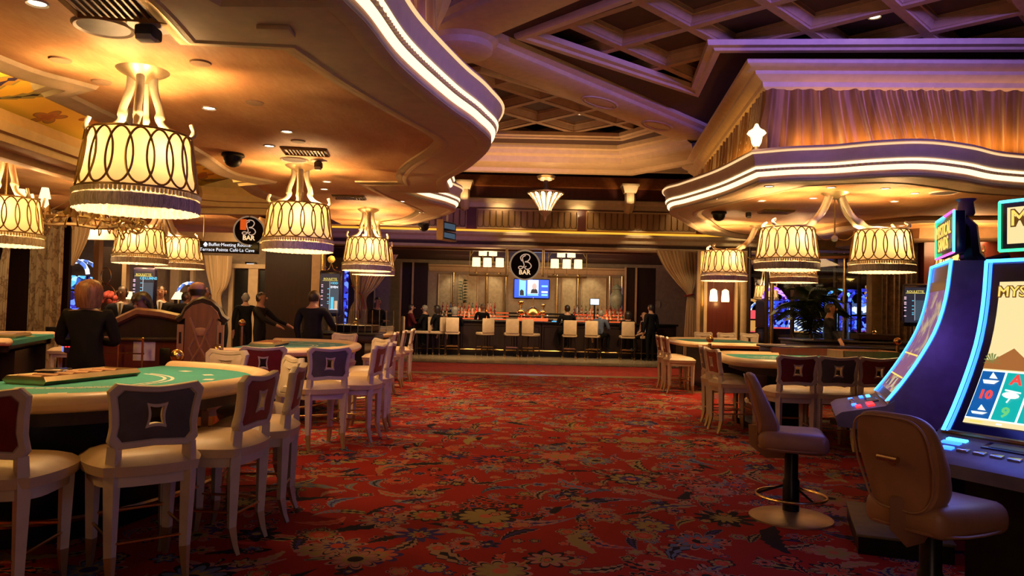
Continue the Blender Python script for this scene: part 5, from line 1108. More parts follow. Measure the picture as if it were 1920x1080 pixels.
def slot_stool(lab, x, y, rz):
    t = thing('slot_stool', lab, 'stool', (x, y, 0), rz, 'taupe pedestal stools')
    obj('base', B().lathe([(.30, 0), (.30, .012), (.27, .025), (.12, .05), (.07, .06), (0, .06)], 40), 'satin', t); obj('pedestal', B().lathe([(.06, .05), (.06, .28), (.05, .3), (.05, .52)], 16), 'black', t)
    obj('foot_ring', B().loop([(.25*cos(a*pi/20), .25*sin(a*pi/20), .17) for a in range(40)], .011, 8), 'gold', t)
    for k in range(3): a = k*2*pi/3+.6; obj('ring_spoke', B().tube([(0, 0, .26), (.25*cos(a), .25*sin(a), .17)], .009, 5), 'black', t)
    bm = bmesh.new(); bmesh.ops.create_cube(bm, size=1); bmesh.ops.scale(bm, vec=(.50, .48, .15), verts=bm.verts); bmesh.ops.bevel(bm, geom=bm.edges[:], offset=.06, segments=4, profile=.5, affect='EDGES')
    for v in bm.verts:
        k = 1-.22*max(0, -v.co.y/.24); v.co.x *= k; v.co.z += .575+.02*(1-(v.co.x/.25)**2)
    obj('seat', B().bm(bm), 'taupe', t)
    obj('seat_piping', B().loop([(math.copysign(abs(cos(a*pi/18))**.5, cos(a*pi/18))*.248*(1-.2*max(0, -sin(a*pi/18))), math.copysign(abs(sin(a*pi/18))**.5, sin(a*pi/18))*.238, .535) for a in range(36)], .007, 5), 'taupe', t)
    # backrest: tapered, rounded, leaning back, thickest low down
    b = B(); n = 40; L = []
    def outl(a, k):
        c, s = cos(a), sin(a); z = math.copysign(abs(s)**.5, s); w = .205-.035*(-z if z < 0 else 0)+.0*z; return math.copysign(abs(c)**.5, c)*w*k, z*.235*k
    for k, dy in ((.3, -.012), (.85, -.010), (.96, -.004), (1, .012), (1, .035), (.95, .055), (.8, .068), (.3, .078)):
        L.append([])
        for i in range(n):
            x_, z_ = outl(2*pi*i/n, k); yy = -.27+dy*(1 if dy < .01 else 1+.7*max(0, .12-z_)/.2)-.28*max(-.12, z_)+.08*(x_/.22)**2*.4-.35*(z_+.1)**2*(1 if z_ < -.1 else 0); L[-1].append((x_, yy, .835+z_))
    b.add(sum(L, []), [(i*n+k, i*n+(k+1) % n, (i+1)*n+(k+1) % n, (i+1)*n+k) for i in range(len(L)-1) for k in range(n)]+[tuple(range(n-1, -1, -1)), tuple((len(L)-1)*n+k for k in range(n))])
    bk = obj('backrest', b, 'taupe', t); obj('back_piping', B().loop([(outl(2*pi*i/n, .93)[0], -.284-.28*max(-.12, outl(2*pi*i/n, .93)[1]), .835+outl(2*pi*i/n, .93)[1]) for i in range(n)], .006, 5), 'taupe', bk)
    obj('pull_handle', B().tube([(-.05, -.325, .86), (.05, -.325, .86)], .016, 10).tube([(0, -.28, .83), (0, -.325, .855)], .012, 6), 'gold', t)
    obj('back_bracket', B().tube([(0, -.24, .68), (0, -.235, .56), (0, -.16, .50), (0, -.02, .49)], [.07, .075, .07, .05], 4, flat=.5), 'taupe', t)
    return t
s1 = slot_stool('taupe pedestal stool with brass base standing free before the right chairs', 2.12, 5.62, radians(-106))
s2 = dup(s1, (2.04, 3.62, 0), radians(-62), 'large dark taupe stool nearest the camera with brass pull on its back')
# ------------------------------------------------------------------ distant slot machines behind the glass
def far_slot(lab, x, y, rz, mats, sc=1):
    t = thing('far_slot_machine', lab, 'slot machine', (x, y, 0), rz, 'distant slot machines'); t.scale = (sc, sc, sc)
    obj('cabinet', B().rbox((0, 0, .5), (.7, .6, 1.0), .04).box((0, .1, 1.35), (.66, .4, .7)), 'black', t)
    obj('lower_screen', B().box((0, -.12, 1.2), (.56, .02, .34)), mats[0], t); obj('upper_screen', B().box((0, -.12, 1.56), (.56, .02, .28)), mats[1], t); obj('button_strip', B().box((0, -.28, 1.01), (.5, .1, .03)), mats[2], t)
    obj('topper', B().tube([(.32*cos(pi*k/10), 0, 1.74+.3*sin(pi*k/10)) for k in range(11)], .04, 6), mats[3], t)
    for s in (-1, 1): obj('edge_light', B().box((s*.34, -.12, 1.35), (.03, .03, .75)), mats[4], t)
    return t
MT.update(fb=screen_art('far_blue', [(.0, .0, .05), (.03, .06, .9), (.02, .02, .3), (.1, .2, 1)], 11, 1.8), fp=screen_art('far_violet', [(.05, 0, .1), (.35, .08, .9), (.1, .05, .6), (.8, .4, 1)], 12, 1.5), fc=screen_art('far_cyan', [(0, .02, .1), (.1, .5, .9), (.02, .1, .5), (.4, .8, .9)], 12, 1.4), fw=screen_art('far_white', [(.05, .08, .2), (.7, .8, 1), (.1, .2, .7), (.8, .9, 1)], 10, 1.5), fr=em('far_red', (1, .1, .12), 1.1), fm=screen_art('far_magenta', [(.1, 0, .1), (.8, .2, .8), (.2, .1, .7)], 12, 1.2), fo=em('far_orange', (1, .45, .1), .8))
rnd = random.Random(11); PAL = ('fb', 'fb', 'fp', 'fc', 'fw', 'fm', 'fb', 'fr', 'fo')
for i, (px, Y) in enumerate(((1406, 24.2), (1424, 26), (1450, 22.6), (1470, 26.4), (1486, 28), (1502, 24.2), (1545, 26), (1572, 24), (1596, 22.5), (1618, 21.5), (1640, 23.5), (1672, 22), (1538, 29), (1455, 29))):
    p = D(px, 590, Y); far_slot('distant slot machine with %s lights beyond the glass, %s from the left' % (('blue', 'violet', 'cyan', 'magenta')[i % 4], ('first', 'second', 'third', 'fourth', 'fifth', 'sixth', 'seventh', 'eighth', 'ninth', 'tenth', 'eleventh', 'twelfth', 'thirteenth', 'fourteenth')[i]), p.x, Y, rnd.uniform(-.5, .5), [rnd.choice(PAL) for _ in range(5)], rnd.uniform(.95, 1.2))
for px, Y, lab in ((128, 19.2, 'left blue slot machine beyond the pale drape'), (150, 20.1, 'right blue slot machine beyond the pale drape')):
    p = D(px, 590, Y); far_slot(lab, p.x, Y, .6, ('fb', 'fc', 'fb', 'fw', 'fb'), 1.25)
p = D(440, 590, 24); far_slot('white-lit slot machine seen through the dark doorway at left', p.x+.1, 20.4, .7, ('fw', 'tvdark', 'fb', 'fw', 'fw'))
c = D(478, 575, 18.6); o = obj('lit_strip_sign', B().rbox((0, 0, 0), (.1, .06, 1.3), .02).box((0, 0, -1.24), (.04, .04, 1.24)).box((0, 0, -1.86), (.2, .2, .02)), 'fb', loc=tuple(D(649, 545, 18.6))); tag(o, 'tall narrow blue lit strip between the roulette screen and the curtain', 'sign')
light('POINT', 'slot_hall_glow', (10, 24, 2.2), 40, (.3, .3, 1), .5)
# palm before the glass
pb = D(1520, 610, 17.2); t = thing('palm', 'big dark potted palm in front of the slot lights at right', 'plant', (pb.x, pb.y, 0))
obj('pot', B().lathe([(.16, 0), (.24, .1), (.28, .5), (.31, .55), (.27, .55), (.25, .48), (0, .46)], 20), 'dark', t); obj('trunk', B().tube([(0, 0, .4), (.02, 0, 1.0), (0, .02, 1.35)], [.05, .04, .03], 7), 'walnut', t)
b = B(); P = spline([(0, 0, 0), (.22, 0, .42), (.5, 0, .55), (.78, 0, .38)], 8); b.tube(P, .008, 4)
for i in range(2, len(P)):
    p = Vector(P[i])
    for s in (-1, 1): b.add([tuple(p), tuple(p+Vector((.05, s*.05, .0))), tuple(p+Vector((.13, s*.20, -.10))), tuple(p+Vector((.025, s*.06, -.03)))], [(0, 1, 2, 3)])
fr0 = obj('frond', b, 'leaf', t, (0, 0, 1.2), smooth=False); rnd = random.Random(5)
for k in range(26): part('frond', fr0, t, (0, 0, 1.0+rnd.random()*.45), (rnd.uniform(-.3, .3), rnd.uniform(-.9, .35), k*2.4))
# ------------------------------------------------------------------ roulette displays
MT.update(dy=em('display_yellow', (1, .8, .15), 1.2), dc=em('display_cyan', (.1, .55, .75), 1.2), dt=em('display_tan', (.8, .55, .35), .9), dw=em('display_white', (.85, .9, 1), 1.2), dpk=em('display_pink', (.9, .6, .75), 1), db=em('display_slate', (.06, .11, .16), .7))
def display(lab, px, py, Y, rz, texts, w=.44, h=.92, orn=True, bars=True):
    c = D(px, py, Y); t = thing('roulette_display', lab, 'display', (c.x, c.y, c.z-h/2), rz)
    obj('casing', B().rbox((0, .03, h/2), (w, .1, h), .04, 3), 'scase', t); sc = obj('screen', B().box((0, -.022, h/2), (w-.07, .006, h-.14)), 'tvdark', t); y = -.028
    text(texts[0], .055, 'dy', sc, (0, y, h*.81), ext=.001); obj('underline', B().box((0, y, h*.775), (.3, .004, .006)), 'dy', sc)
    for k, s in enumerate(texts[1:]): text(s, .062, ('dc', 'dw')[k % 2], sc, (.085, y, h*(.72-.085*k)), ext=.001, off=.002)
    obj('graph_panel', B().box((.085, y+.002, h*.38), (.17, .004, h*.46)), 'db', sc); obj('divider', B().box((-.006, y, h*.45), (.004, .004, h*.62)), 'dw', sc)
    if bars: obj('graph_bar', B().box((.05, y, h*.29), (.06, .004, h*.26)), 'dc', sc); obj('graph_bar', B().box((.125, y, h*.25), (.06, .004, h*.18)), 'dt', sc); obj('graph_base', B().box((.085, y, h*.155), (.16, .004, .012)), 'dw', sc)
    for k, zz in enumerate((.68, .64, .56, .52, .44, .37, .24)): obj('number_mark', B().box((-.155, y, h*zz), (.035, .004, .018)), 'dpk', sc)
    for k, zz in enumerate((.6, .48, .40, .32, .28)): obj('number_mark', B().box((-.035, y, h*zz), (.03, .004, .014)), 'dc', sc)
    obj('pole', B().tube([(0, .03, -(c.z-h/2)+.0), (0, .03, .02)], .03, 10), 'satin', t)
    if orn:
        obj('finial_disc', B().lathe([(0, -.02), (.075, -.015), (.075, .015), (0, .02)], 20, mx=Matrix.Translation((0, .03, h+.22)) @ Matrix.Rotation(pi/2, 4, 'X')), 'gold', t); obj('finial_scroll', B().tube(spline([(-.1, .03, h), (-.04, .03, h+.03), (0, .03, h+.15)], 4), .008, 5).tube(spline([(.1, .03, h), (.04, .03, h+.03), (0, .03, h+.15)], 4), .008, 5).ball((-.11, .03, h+.06), .016).ball((.11, .03, h+.06), .016), 'gold', t)
    return t
display('roulette display with ODD and EVEN text below the third lamp', 619, 550, 14.9, .03, ('ROULETTE', 'ODD', 'EVEN'))
display('roulette display below the two-shade lamp at left', 270, 538, 12.6, -.03, ('ROULETTE', 'COLUMNS'), .40, .66, False, False)
display('dim roulette display turned away at far right', 1716, 572, 13.2, -.5, ('ROULETTE', ''), .40, .76, False, False)
# ------------------------------------------------------------------ hanging signs
c = D(427, 464, 14.0); t = thing('direction_sign', 'black direction sign with two lines of white lettering at left', 'sign', tuple(c), .06)
obj('board', B().rbox((0, 0, 0), (1.16, .06, .22), .01), 'black', t); text('\u2660Buffet\u00b7Meeting Rooms\u00b7', .086, 'dw', t, (0, -.034, .045), ext=.001); text('Terrace Pointe Caf\u00e9\u00b7La Cave', .086, 'dw', t, (0, -.034, -.05), ext=.001)
obj('hanger', B().tube([(-.45, 0, .1), (-.45, 0, .75)], .01, 5).tube([(.45, 0, .1), (.45, 0, .75)], .01, 5), 'satin', t)
c = D(470, 498, 20.95); t = thing('exit_sign', 'small lit black and white sign above the white door frame at left', 'sign', tuple(c)); obj('case', B().rbox((0, 0, 0), (.3, .08, .2), .01), 'black', t); obj('bracket', B().box((0, .1, 0), (.08, .16, .06)), 'black', t); obj('lit_row', B().box((0, -.043, .03), (.2, .006, .05)), 'dw', t); obj('lit_row', B().box((0, -.043, -.045), (.16, .006, .03)), 'dw', t)
c = D(838, 432, 13.6); t = thing('hanging_sign', 'dark two-panel hanging sign under the tip of the left soffit', 'sign', tuple(c), radians(62))
obj('upper_panel', B().rbox((0, 0, .07), (.44, .12, .16), .01), 'black', t); obj('lower_panel', B().rbox((0, 0, -.1), (.44, .12, .14), .01), 'black', t); obj('gold_edge', B().box((-.225, 0, 0), (.02, .14, .36)).box((0, 0, -.18), (.46, .14, .02)), 'satin', t); obj('hanger', B().tube([(0, 0, .14), (0, 0, .42)], .02), 'satin', t); obj('lit_panel', B().box((0, -.063, .07), (.36, .004, .1)).box((0, -.063, -.1), (.36, .004, .09)), 'db', t)
# ------------------------------------------------------------------ ceiling fittings
fit = {}
def fitting(kind, lab, px, py, z=3.215, rz=0, sc=1, pt=None):
    p = Vector(pt) if pt else Zp(px, py, z); nm, cat = {'down': ('downlight', 'downlight'), 'vent': ('ceiling_vent', 'vent'), 'dome': ('camera_dome', 'security camera'), 'disc': ('sprinkler_cover', 'sprinkler'), 'speaker': ('ceiling_speaker', 'speaker'), 'det': ('ceiling_detector', 'detector'), 'plate': ('ceiling_sensor', 'sensor')}[kind]
    t = thing(nm, lab, cat, (p.x, p.y, z), rz, {'down': 'downlights', 'vent': 'ceiling vents', 'dome': 'camera domes', 'disc': 'sprinkler covers'}.get(kind)); t.scale = (sc, sc, 1)
    if kind == 'down': obj('trim_ring', B().lathe([(.045, 0), (.06, -.012), (.065, 0)], 20, cap=False), 'frame', t); obj('lens', B().lathe([(.0, -.004), (.046, -.004)], 16, cap=False), 'spot', t)
    if kind == 'vent':
        obj('frame', B().loop([(-.24, -.16, -.006), (.24, -.16, -.006), (.24, .16, -.006), (-.24, .16, -.006)], .022, 4), 'bronze', t); obj('backing', B().box((0, 0, .0), (.44, .28, .006)), 'black', t); sl = None
        for k in range(11):
            if sl is None: sl = obj('slat', B().box((0, 0, -.012), (.012, .28, .02)), 'walnut', t, (-.19, 0, 0))
            else: part('slat', sl, t, (-.19+.038*k, 0, 0))
    if kind == 'dome': obj('collar', B().lathe([(.12, 0), (.13, -.03), (.11, -.045)], 24), 'black', t); obj('dome', B().lathe([(.105, -.04), (.10, -.09), (.07, -.135), (.03, -.155), (0, -.16)], 24), 'black', t)
    if kind == 'disc': obj('cover', B().lathe([(.0, -.012), (.07, -.012), (.075, 0)], 20), 'orange' if False else 'plaster2', t)
    if kind == 'speaker': obj('rim', B().lathe([(.15, -.004), (.17, -.016), (.185, 0)], 32, cap=False), 'frame', t); obj('grille', B().lathe([(0, -.006), (.152, -.006)], 32, cap=False), 'grey', t)
    if kind == 'det': obj('plate', B().lathe([(0, -.012), (.13, -.012), (.14, 0)], 28), 'frame', t); obj('housing', B().rbox((0, -.02, -.06), (.12, .14, .08), .02), 'greyc', t); obj('lens', B().rbox((0, -.05, -.1), (.1, .08, .04), .01), 'white', t)
    if kind == 'plate': obj('plate', B().rbox((0, 0, -.015), (.2, .14, .03), .006), 'plaster', t)
    return t
DL = [(70, 5, 'top left corner of the ceiling'), (392, 202, 'middle of the left orange ceiling'), (505, 273, 'left of the second vent'), (538, 246, 'above the second vent'), (613, 340, 'right of the second lamp canopy'), (608, 354, 'just below another, right of the second lamp'), (104, 327, 'second soffit behind the left lamp')]
for px, py, w_ in DL: fitting('down', 'small round downlight at the '+w_, px, py)
for px, py, w_ in ((753, 377, 'band of the second left bulge'), (790, 398, 'tip of the second left bulge')): fitting('down', 'small round downlight in the cream '+w_, px, py, 3.18)
for px, py, w_ in ((1442, 349, 'cream band near the corner of the right soffit'), (1350, 372, 'cream band at the left tip of the right soffit')): fitting('down', 'small round downlight in the '+w_, px, py, 3.18)
for px, py, w_ in ((1428, 376, 'left part'), (1558, 351, 'front middle'), (1660, 353, 'front right'), (1715, 362, 'far right front'), (1677, 377, 'right centre'), (1525, 371, 'centre, beside the wide lamp'), (1690, 423, 'back right')): fitting('down', 'small round downlight in the orange right ceiling, '+w_, px, py)
fitting('vent', 'dark ceiling vent cut by the top picture edge at left', 215, 8, rz=radians(8), sc=1.15); fitting('vent', 'ceiling vent above the second lamp canopy', 573, 283, rz=radians(8)); fitting('vent', 'ceiling vent above the third lamp', 655, 369, rz=radians(5)); fitting('vent', 'ceiling vent in the right orange ceiling beside a dome', 1455, 396)
fitting('dome', 'black camera dome hanging left of the second lamp canopy', 437, 288); fitting('dome', 'black camera dome at the tip of the second left soffit bulge', 795, 419, 3.18); fitting('dome', 'black camera dome near the left tip of the right soffit', 1348, 397); fitting('dome', 'black camera dome over the lamp at the left edge', 10, 278); fitting('dome', 'black camera dome right of the wide two-shade lamp', 1644, 418)
for px, py, w_ in ((113, 111, 'left of the largest lamp canopy'), (190, 153, 'below the canopy of the largest lamp'), (376, 117, 'right of the largest lamp canopy'), (478, 192, 'right of the middle downlight'), (559, 264, 'above the second vent')): fitting('disc', 'flat round sprinkler cover '+w_, px, py)
fitting('speaker', 'round grey ceiling speaker below the top left vent', 195, 50); fitting('speaker', 'round ceiling speaker above the second lamp canopy', 552, 299, sc=.9); fitting('speaker', 'pale round speaker in the right ceiling near its front', 1770, 361)
fitting('det', 'ceiling detector with square lens right of the grey speaker', 282, 47); fitting('det', 'small detector beside the vent at the second lamp', 598, 301, sc=.7); fitting('plate', 'flat square sensor on the cream band at upper left', 518, 54, 3.18)
fitting('det', 'small sprinkler-like detector left of the right vent', 1403, 396, sc=.6)
for px, py, w_ in ((1640, 31, 'near right'), (1088, 213, 'far middle')): fitting('down', 'tiny eyeball downlight in a dark coffer of the high ceiling, '+w_, px, py, 5.25, sc=1.3)
# finial lamp on the ledge of the right soffit
c = D(1418, 287, 9.42); t = thing('urn_lamp', 'small glowing urn lamp on the corner ledge of the right soffit', 'lamp', (c.x, c.y, 3.58)); obj('base', B().lathe([(.07, 0), (.05, .03), (.03, .08)], 14), 'satin', t)
obj('glass_urn', B().lathe([(.035, .07), (.06, .12), (.075, .2), (.12, .24), (.10, .27), (.05, .3), (.03, .33), (.02, .36), (0, .37)], 18), 'bulb', t); light('POINT', 'urn_bulb', (c.x-.2, c.y-.25, 3.85), 4, WARM, .08)
# ------------------------------------------------------------------ podium, pit desk and small things on the left
c = D(380, 640, 8.7); t = thing('podium', 'carved wooden podium with light crossing inlay and dark arched top', 'podium', (c.x, c.y, 0), radians(12))
obj('body', B().prism([(-.17, -.15), (.17, -.15), (.17, .15), (-.17, .15)], 0, 1.34), 'walnut', t); arch = [(-.2, 1.32), (-.17, 1.40), (-.1, 1.47), (0, 1.50), (.1, 1.47), (.17, 1.40), (.2, 1.32)]
obj('arched_front', B().add([(x, -.152, z) for x, z in arch]+[(x, -.10, z) for x, z in arch], [tuple(range(7)), tuple(range(13, 6, -1))]+[(i, i+1, i+8, i+7) for i in range(6)]+[(6, 0, 7, 13)]), 'walnut', t)
obj('arched_cap', B().tube([(-.27, -.05, 1.29), (-.2, -.05, 1.34), (-.16, -.05, 1.43), (-.08, -.05, 1.50), (0, -.05, 1.53), (.08, -.05, 1.50), (.16, -.05, 1.43), (.2, -.05, 1.34), (.27, -.05, 1.29)], .05, 6), 'dark', t)
for s in (-1, 1):
    w_ = obj('side_wing', B().box((s*.215, -.13, 1.10), (.07, .05, .30)), 'inlay', t); obj('wing_slot', B().box((s*.215, -.158, 1.10), (.025, .004, .13)), 'dark', w_)
    obj('cross_inlay', B().tube([(s*.13, -.155, .75), (-s*.02, -.155, 1.02), (-s*.12, -.155, 1.33)], .016, 4).tube([(s*.12, -.155, 1.33), (s*.04, -.155, 1.15), (s*.12, -.155, .98), (s*.03, -.155, .78)], .012, 4), 'inlay', t)
obj('medallion', B().ball((0, -.155, 1.17), (.09, .01, .05), 16, 8), 'inlay', t); obj('plinth', B().box((0, 0, .05), (.42, .36, .1)), 'dark', t)
c = D(270, 640, 8.9); t = thing('pit_desk', 'dark carved wooden pit desk with curved ends left of the podium', 'desk', (c.x, c.y, 0), radians(10))
obj('body', B().box((0, .1, .52), (.98, .5, 1.04)), 'mahog', t); obj('desk_top', B().rbox((0, .1, 1.06), (1.06, .58, .05), .015), 'dark', t)
obj('curved_back', B().tube([(-.55, -.12, 1.12), (-.42, -.12, 1.18), (-.2, -.12, 1.30), (-.05, -.12, 1.38), (.2, -.12, 1.36), (.5, -.12, 1.30)], [.035, .045, .05, .05, .05, .05], 6), 'walnut', t); obj('back_board', B().add([(-.5, -.1, 1.08), (.52, -.1, 1.08), (.52, -.1, 1.30), (.2, -.1, 1.36), (-.05, -.1, 1.38), (-.25, -.1, 1.26)], [(0, 1, 2, 3, 4, 5)]), 'dark', t)
obj('paper_notice', B().box((.05, -.152, .92), (.24, .004, .22)), 'paper', t); obj('black_phone', B().rbox((.28, -.155, .86), (.12, .03, .2), .01), 'black', t)
rl = thing('brass_rail', 'brass double rail with posts left of the pit desk', 'rail', tuple(D(222, 640, 8.6)[:2])+(0,))
obj('rail_bar', B().tube([(-.3, 0, 1.06), (.3, 0, 1.06)], .01, 6).tube([(-.3, 0, .9), (.3, 0, .9)], .008, 6), 'gold', rl)
for x in (-.28, 0, .28): obj('post', B().lathe([(.025, 0), (.012, .02), (.012, 1.06), (.02, 1.08), (0, 1.1)], 10, (x, 0, 0)), 'gold', rl)
def table_lamp(lab, px, py, Y, R=.15):
    c = D(px, py, Y); t = thing('table_lamp', lab, 'lamp', (c.x, c.y, c.z-.3)); obj('shade', B().lathe([(R, .2), (R*.45, .36)], 16, cap=False), 'smallshade', t); obj('stem', B().lathe([(.06, 0), (.02, .03), (.02, .22)], 10), 'satin', t)
    o = obj('console_table', B().rbox((c.x, c.y, c.z-.32), (.7, .4, .04), .01).box((c.x, c.y, (c.z-.34)/2), (.5, .3, c.z-.34)), 'walnut'); tag(o, 'console table under the '+lab.split(' on ')[0], 'table')
table_lamp('small lit white table lamp on the console left of the bald man', 335, 553, 16.5); table_lamp('lit white table lamp on a console left of the left display', 243, 552, 16, .12)
p = D(197, 560, 15); t = thing('wire_hoop_stand', 'tall thin hoop ornament in front of the dark doorway at left', 'ornament', (p.x, p.y, 0)); obj('hoop', B().loop([(.22*cos(a*pi/12), 0, 1.55+.28*sin(a*pi/12)) for a in range(24)], .012, 5).loop([(.1*cos(a*pi/10), 0, 2.0+.16*sin(a*pi/10)) for a in range(20)], .01, 5), 'chrome', t); obj('stand', B().lathe([(.15, 0), (.02, .03), (.015, 1.3)], 12), 'chrome', t)
p = D(204, 565, 13); t = thing('flower_vase', 'round bunch of pink flowers beside the woman in black', 'flowers', (p.x, p.y, 1.1)); fb = obj('vase', B().lathe([(.07, 0), (.09, .1), (.05, .25), (.07, .3)], 14), 'chrome', t); fl = None; rnd = random.Random(2)
for k in range(22):
    a, h = rnd.random()*6.28, rnd.random(); q = (.16*cos(a)*(1-h*h)**.5, .16*sin(a)*(1-h*h)**.5, .36+.17*h)
    if fl is None: fl = obj('flower', B().ball((0, 0, 0), .05, 8, 6), pm('pink_petal', (.45, .08, .07), .7), t, q)
    else: part('flower', fl, t, q)
o = obj('side_table', B().rbox((p.x, p.y, 1.07), (.5, .4, .05), .01).box((p.x, p.y, .52), (.3, .26, 1.04)), 'walnut'); tag(o, 'narrow wooden stand under the pink flowers', 'table')
# gilded chandelier with small lit shades at far left
c = D(150, 415, 10.7); t = thing('gilt_chandelier', 'wide gilded leafy chandelier with small lit shades behind the largest lamp', 'chandelier', (c.x, c.y, c.z)); rnd = random.Random(8); t.scale = (.75, .75, .8)
obj('gilt_ring', B().loop([(.95*cos(a*pi/20), .95*sin(a*pi/20), .02*sin(a)) for a in range(40)], .035, 6), 'satin', t); lf = sh = None
for k in range(40):
    a = 2*pi*k/40
    if lf is None: lf = obj('gilt_leaf', B().add([(0, 0, -.02), (.08, .07, .1), (.05, 0, .22), (.1, -.07, .1), (.04, 0, .08)], [(0, 1, 2, 4), (0, 4, 2, 3)]).tube(spline([(0, 0, 0), (.12, 0, -.1), (.2, .03, .02), (.12, .04, .08)], 4), .014, 5), 'satin', t, (.9*cos(a), .9*sin(a), 0))
    else: part('gilt_leaf', lf, t, (.93*cos(a), .93*sin(a), rnd.uniform(-.12, .06)), (rnd.uniform(-.6, .6), rnd.uniform(-.5, .5), a))
for k in range(10):
    a = 2*pi*k/10+.25; q = (1.0*cos(a), 1.0*sin(a), .36)
    if sh is None: sh = obj('lit_shade', B().lathe([(.095, -.09), (.055, .09)], 14, cap=False), 'smallshade', t, q)
    else: part('lit_shade', sh, t, q)
    obj('candle_arm', B().tube(spline([(.9*cos(a), .9*sin(a), 0), (1.04*cos(a), 1.04*sin(a), .08), (1.0*cos(a), 1.0*sin(a), .28)], 4), .018, 6), 'satin', t)
obj('chain', B().tube([(0, 0, -.05), (0, 0, .6)], .02, 6).tube([(-.9, 0, 0), (0, 0, .5), (.9, 0, 0)], .012, 5), 'satin', t)
light('POINT', 'gilt_chandelier_bulb', (c.x, c.y, c.z+.35), 14, WARM, .3)
# left far table sides and a dark cabinet
t = thing('jackpot_meter', 'small black meter with blue edge and red digits beside the woman', 'meter', tuple(D(130, 622, 10.5)-Vector((0, 0, .25)))); obj('case', B().rbox((0, 0, .12), (.13, .06, .34), .03, 3), 'scase', t); obj('post', B().tube([(0, 0, -.04), (0, 0, -t.location.z+.01)], .02, 6).lathe([(.12, 0), (.1, .02), (.02, .03)], 12, (0, 0, -t.location.z)), 'black', t); obj('lit_edge', B().tube([(-.066, -.03, -.03), (-.066, -.03, .24), (-.03, -.03, .29), (.03, -.03, .29)], .008, 5), 'fw', t); obj('red_digits', B().box((-.02, -.033, .05), (.03, .004, .035)).box((.025, -.033, .05), (.03, .004, .035)), 'redlit', t)
o = obj('menu_stand', B().rbox((0, 0, 0), (.32, .04, .25), .005), 'pale', loc=tuple(D(1230, 571, 28.57)), smooth=False); tag(o, 'small pale notice panel on the dark wall right of the bar', 'notice')
o = obj('waste_bin', B().rbox((0, 0, .22), (.5, .4, .44), .02), 'walnut', loc=tuple(Zp(1228, 672, 0)[:2])+(0,)); tag(o, 'brown box bin on the marble at the right end of the bar', 'bin')
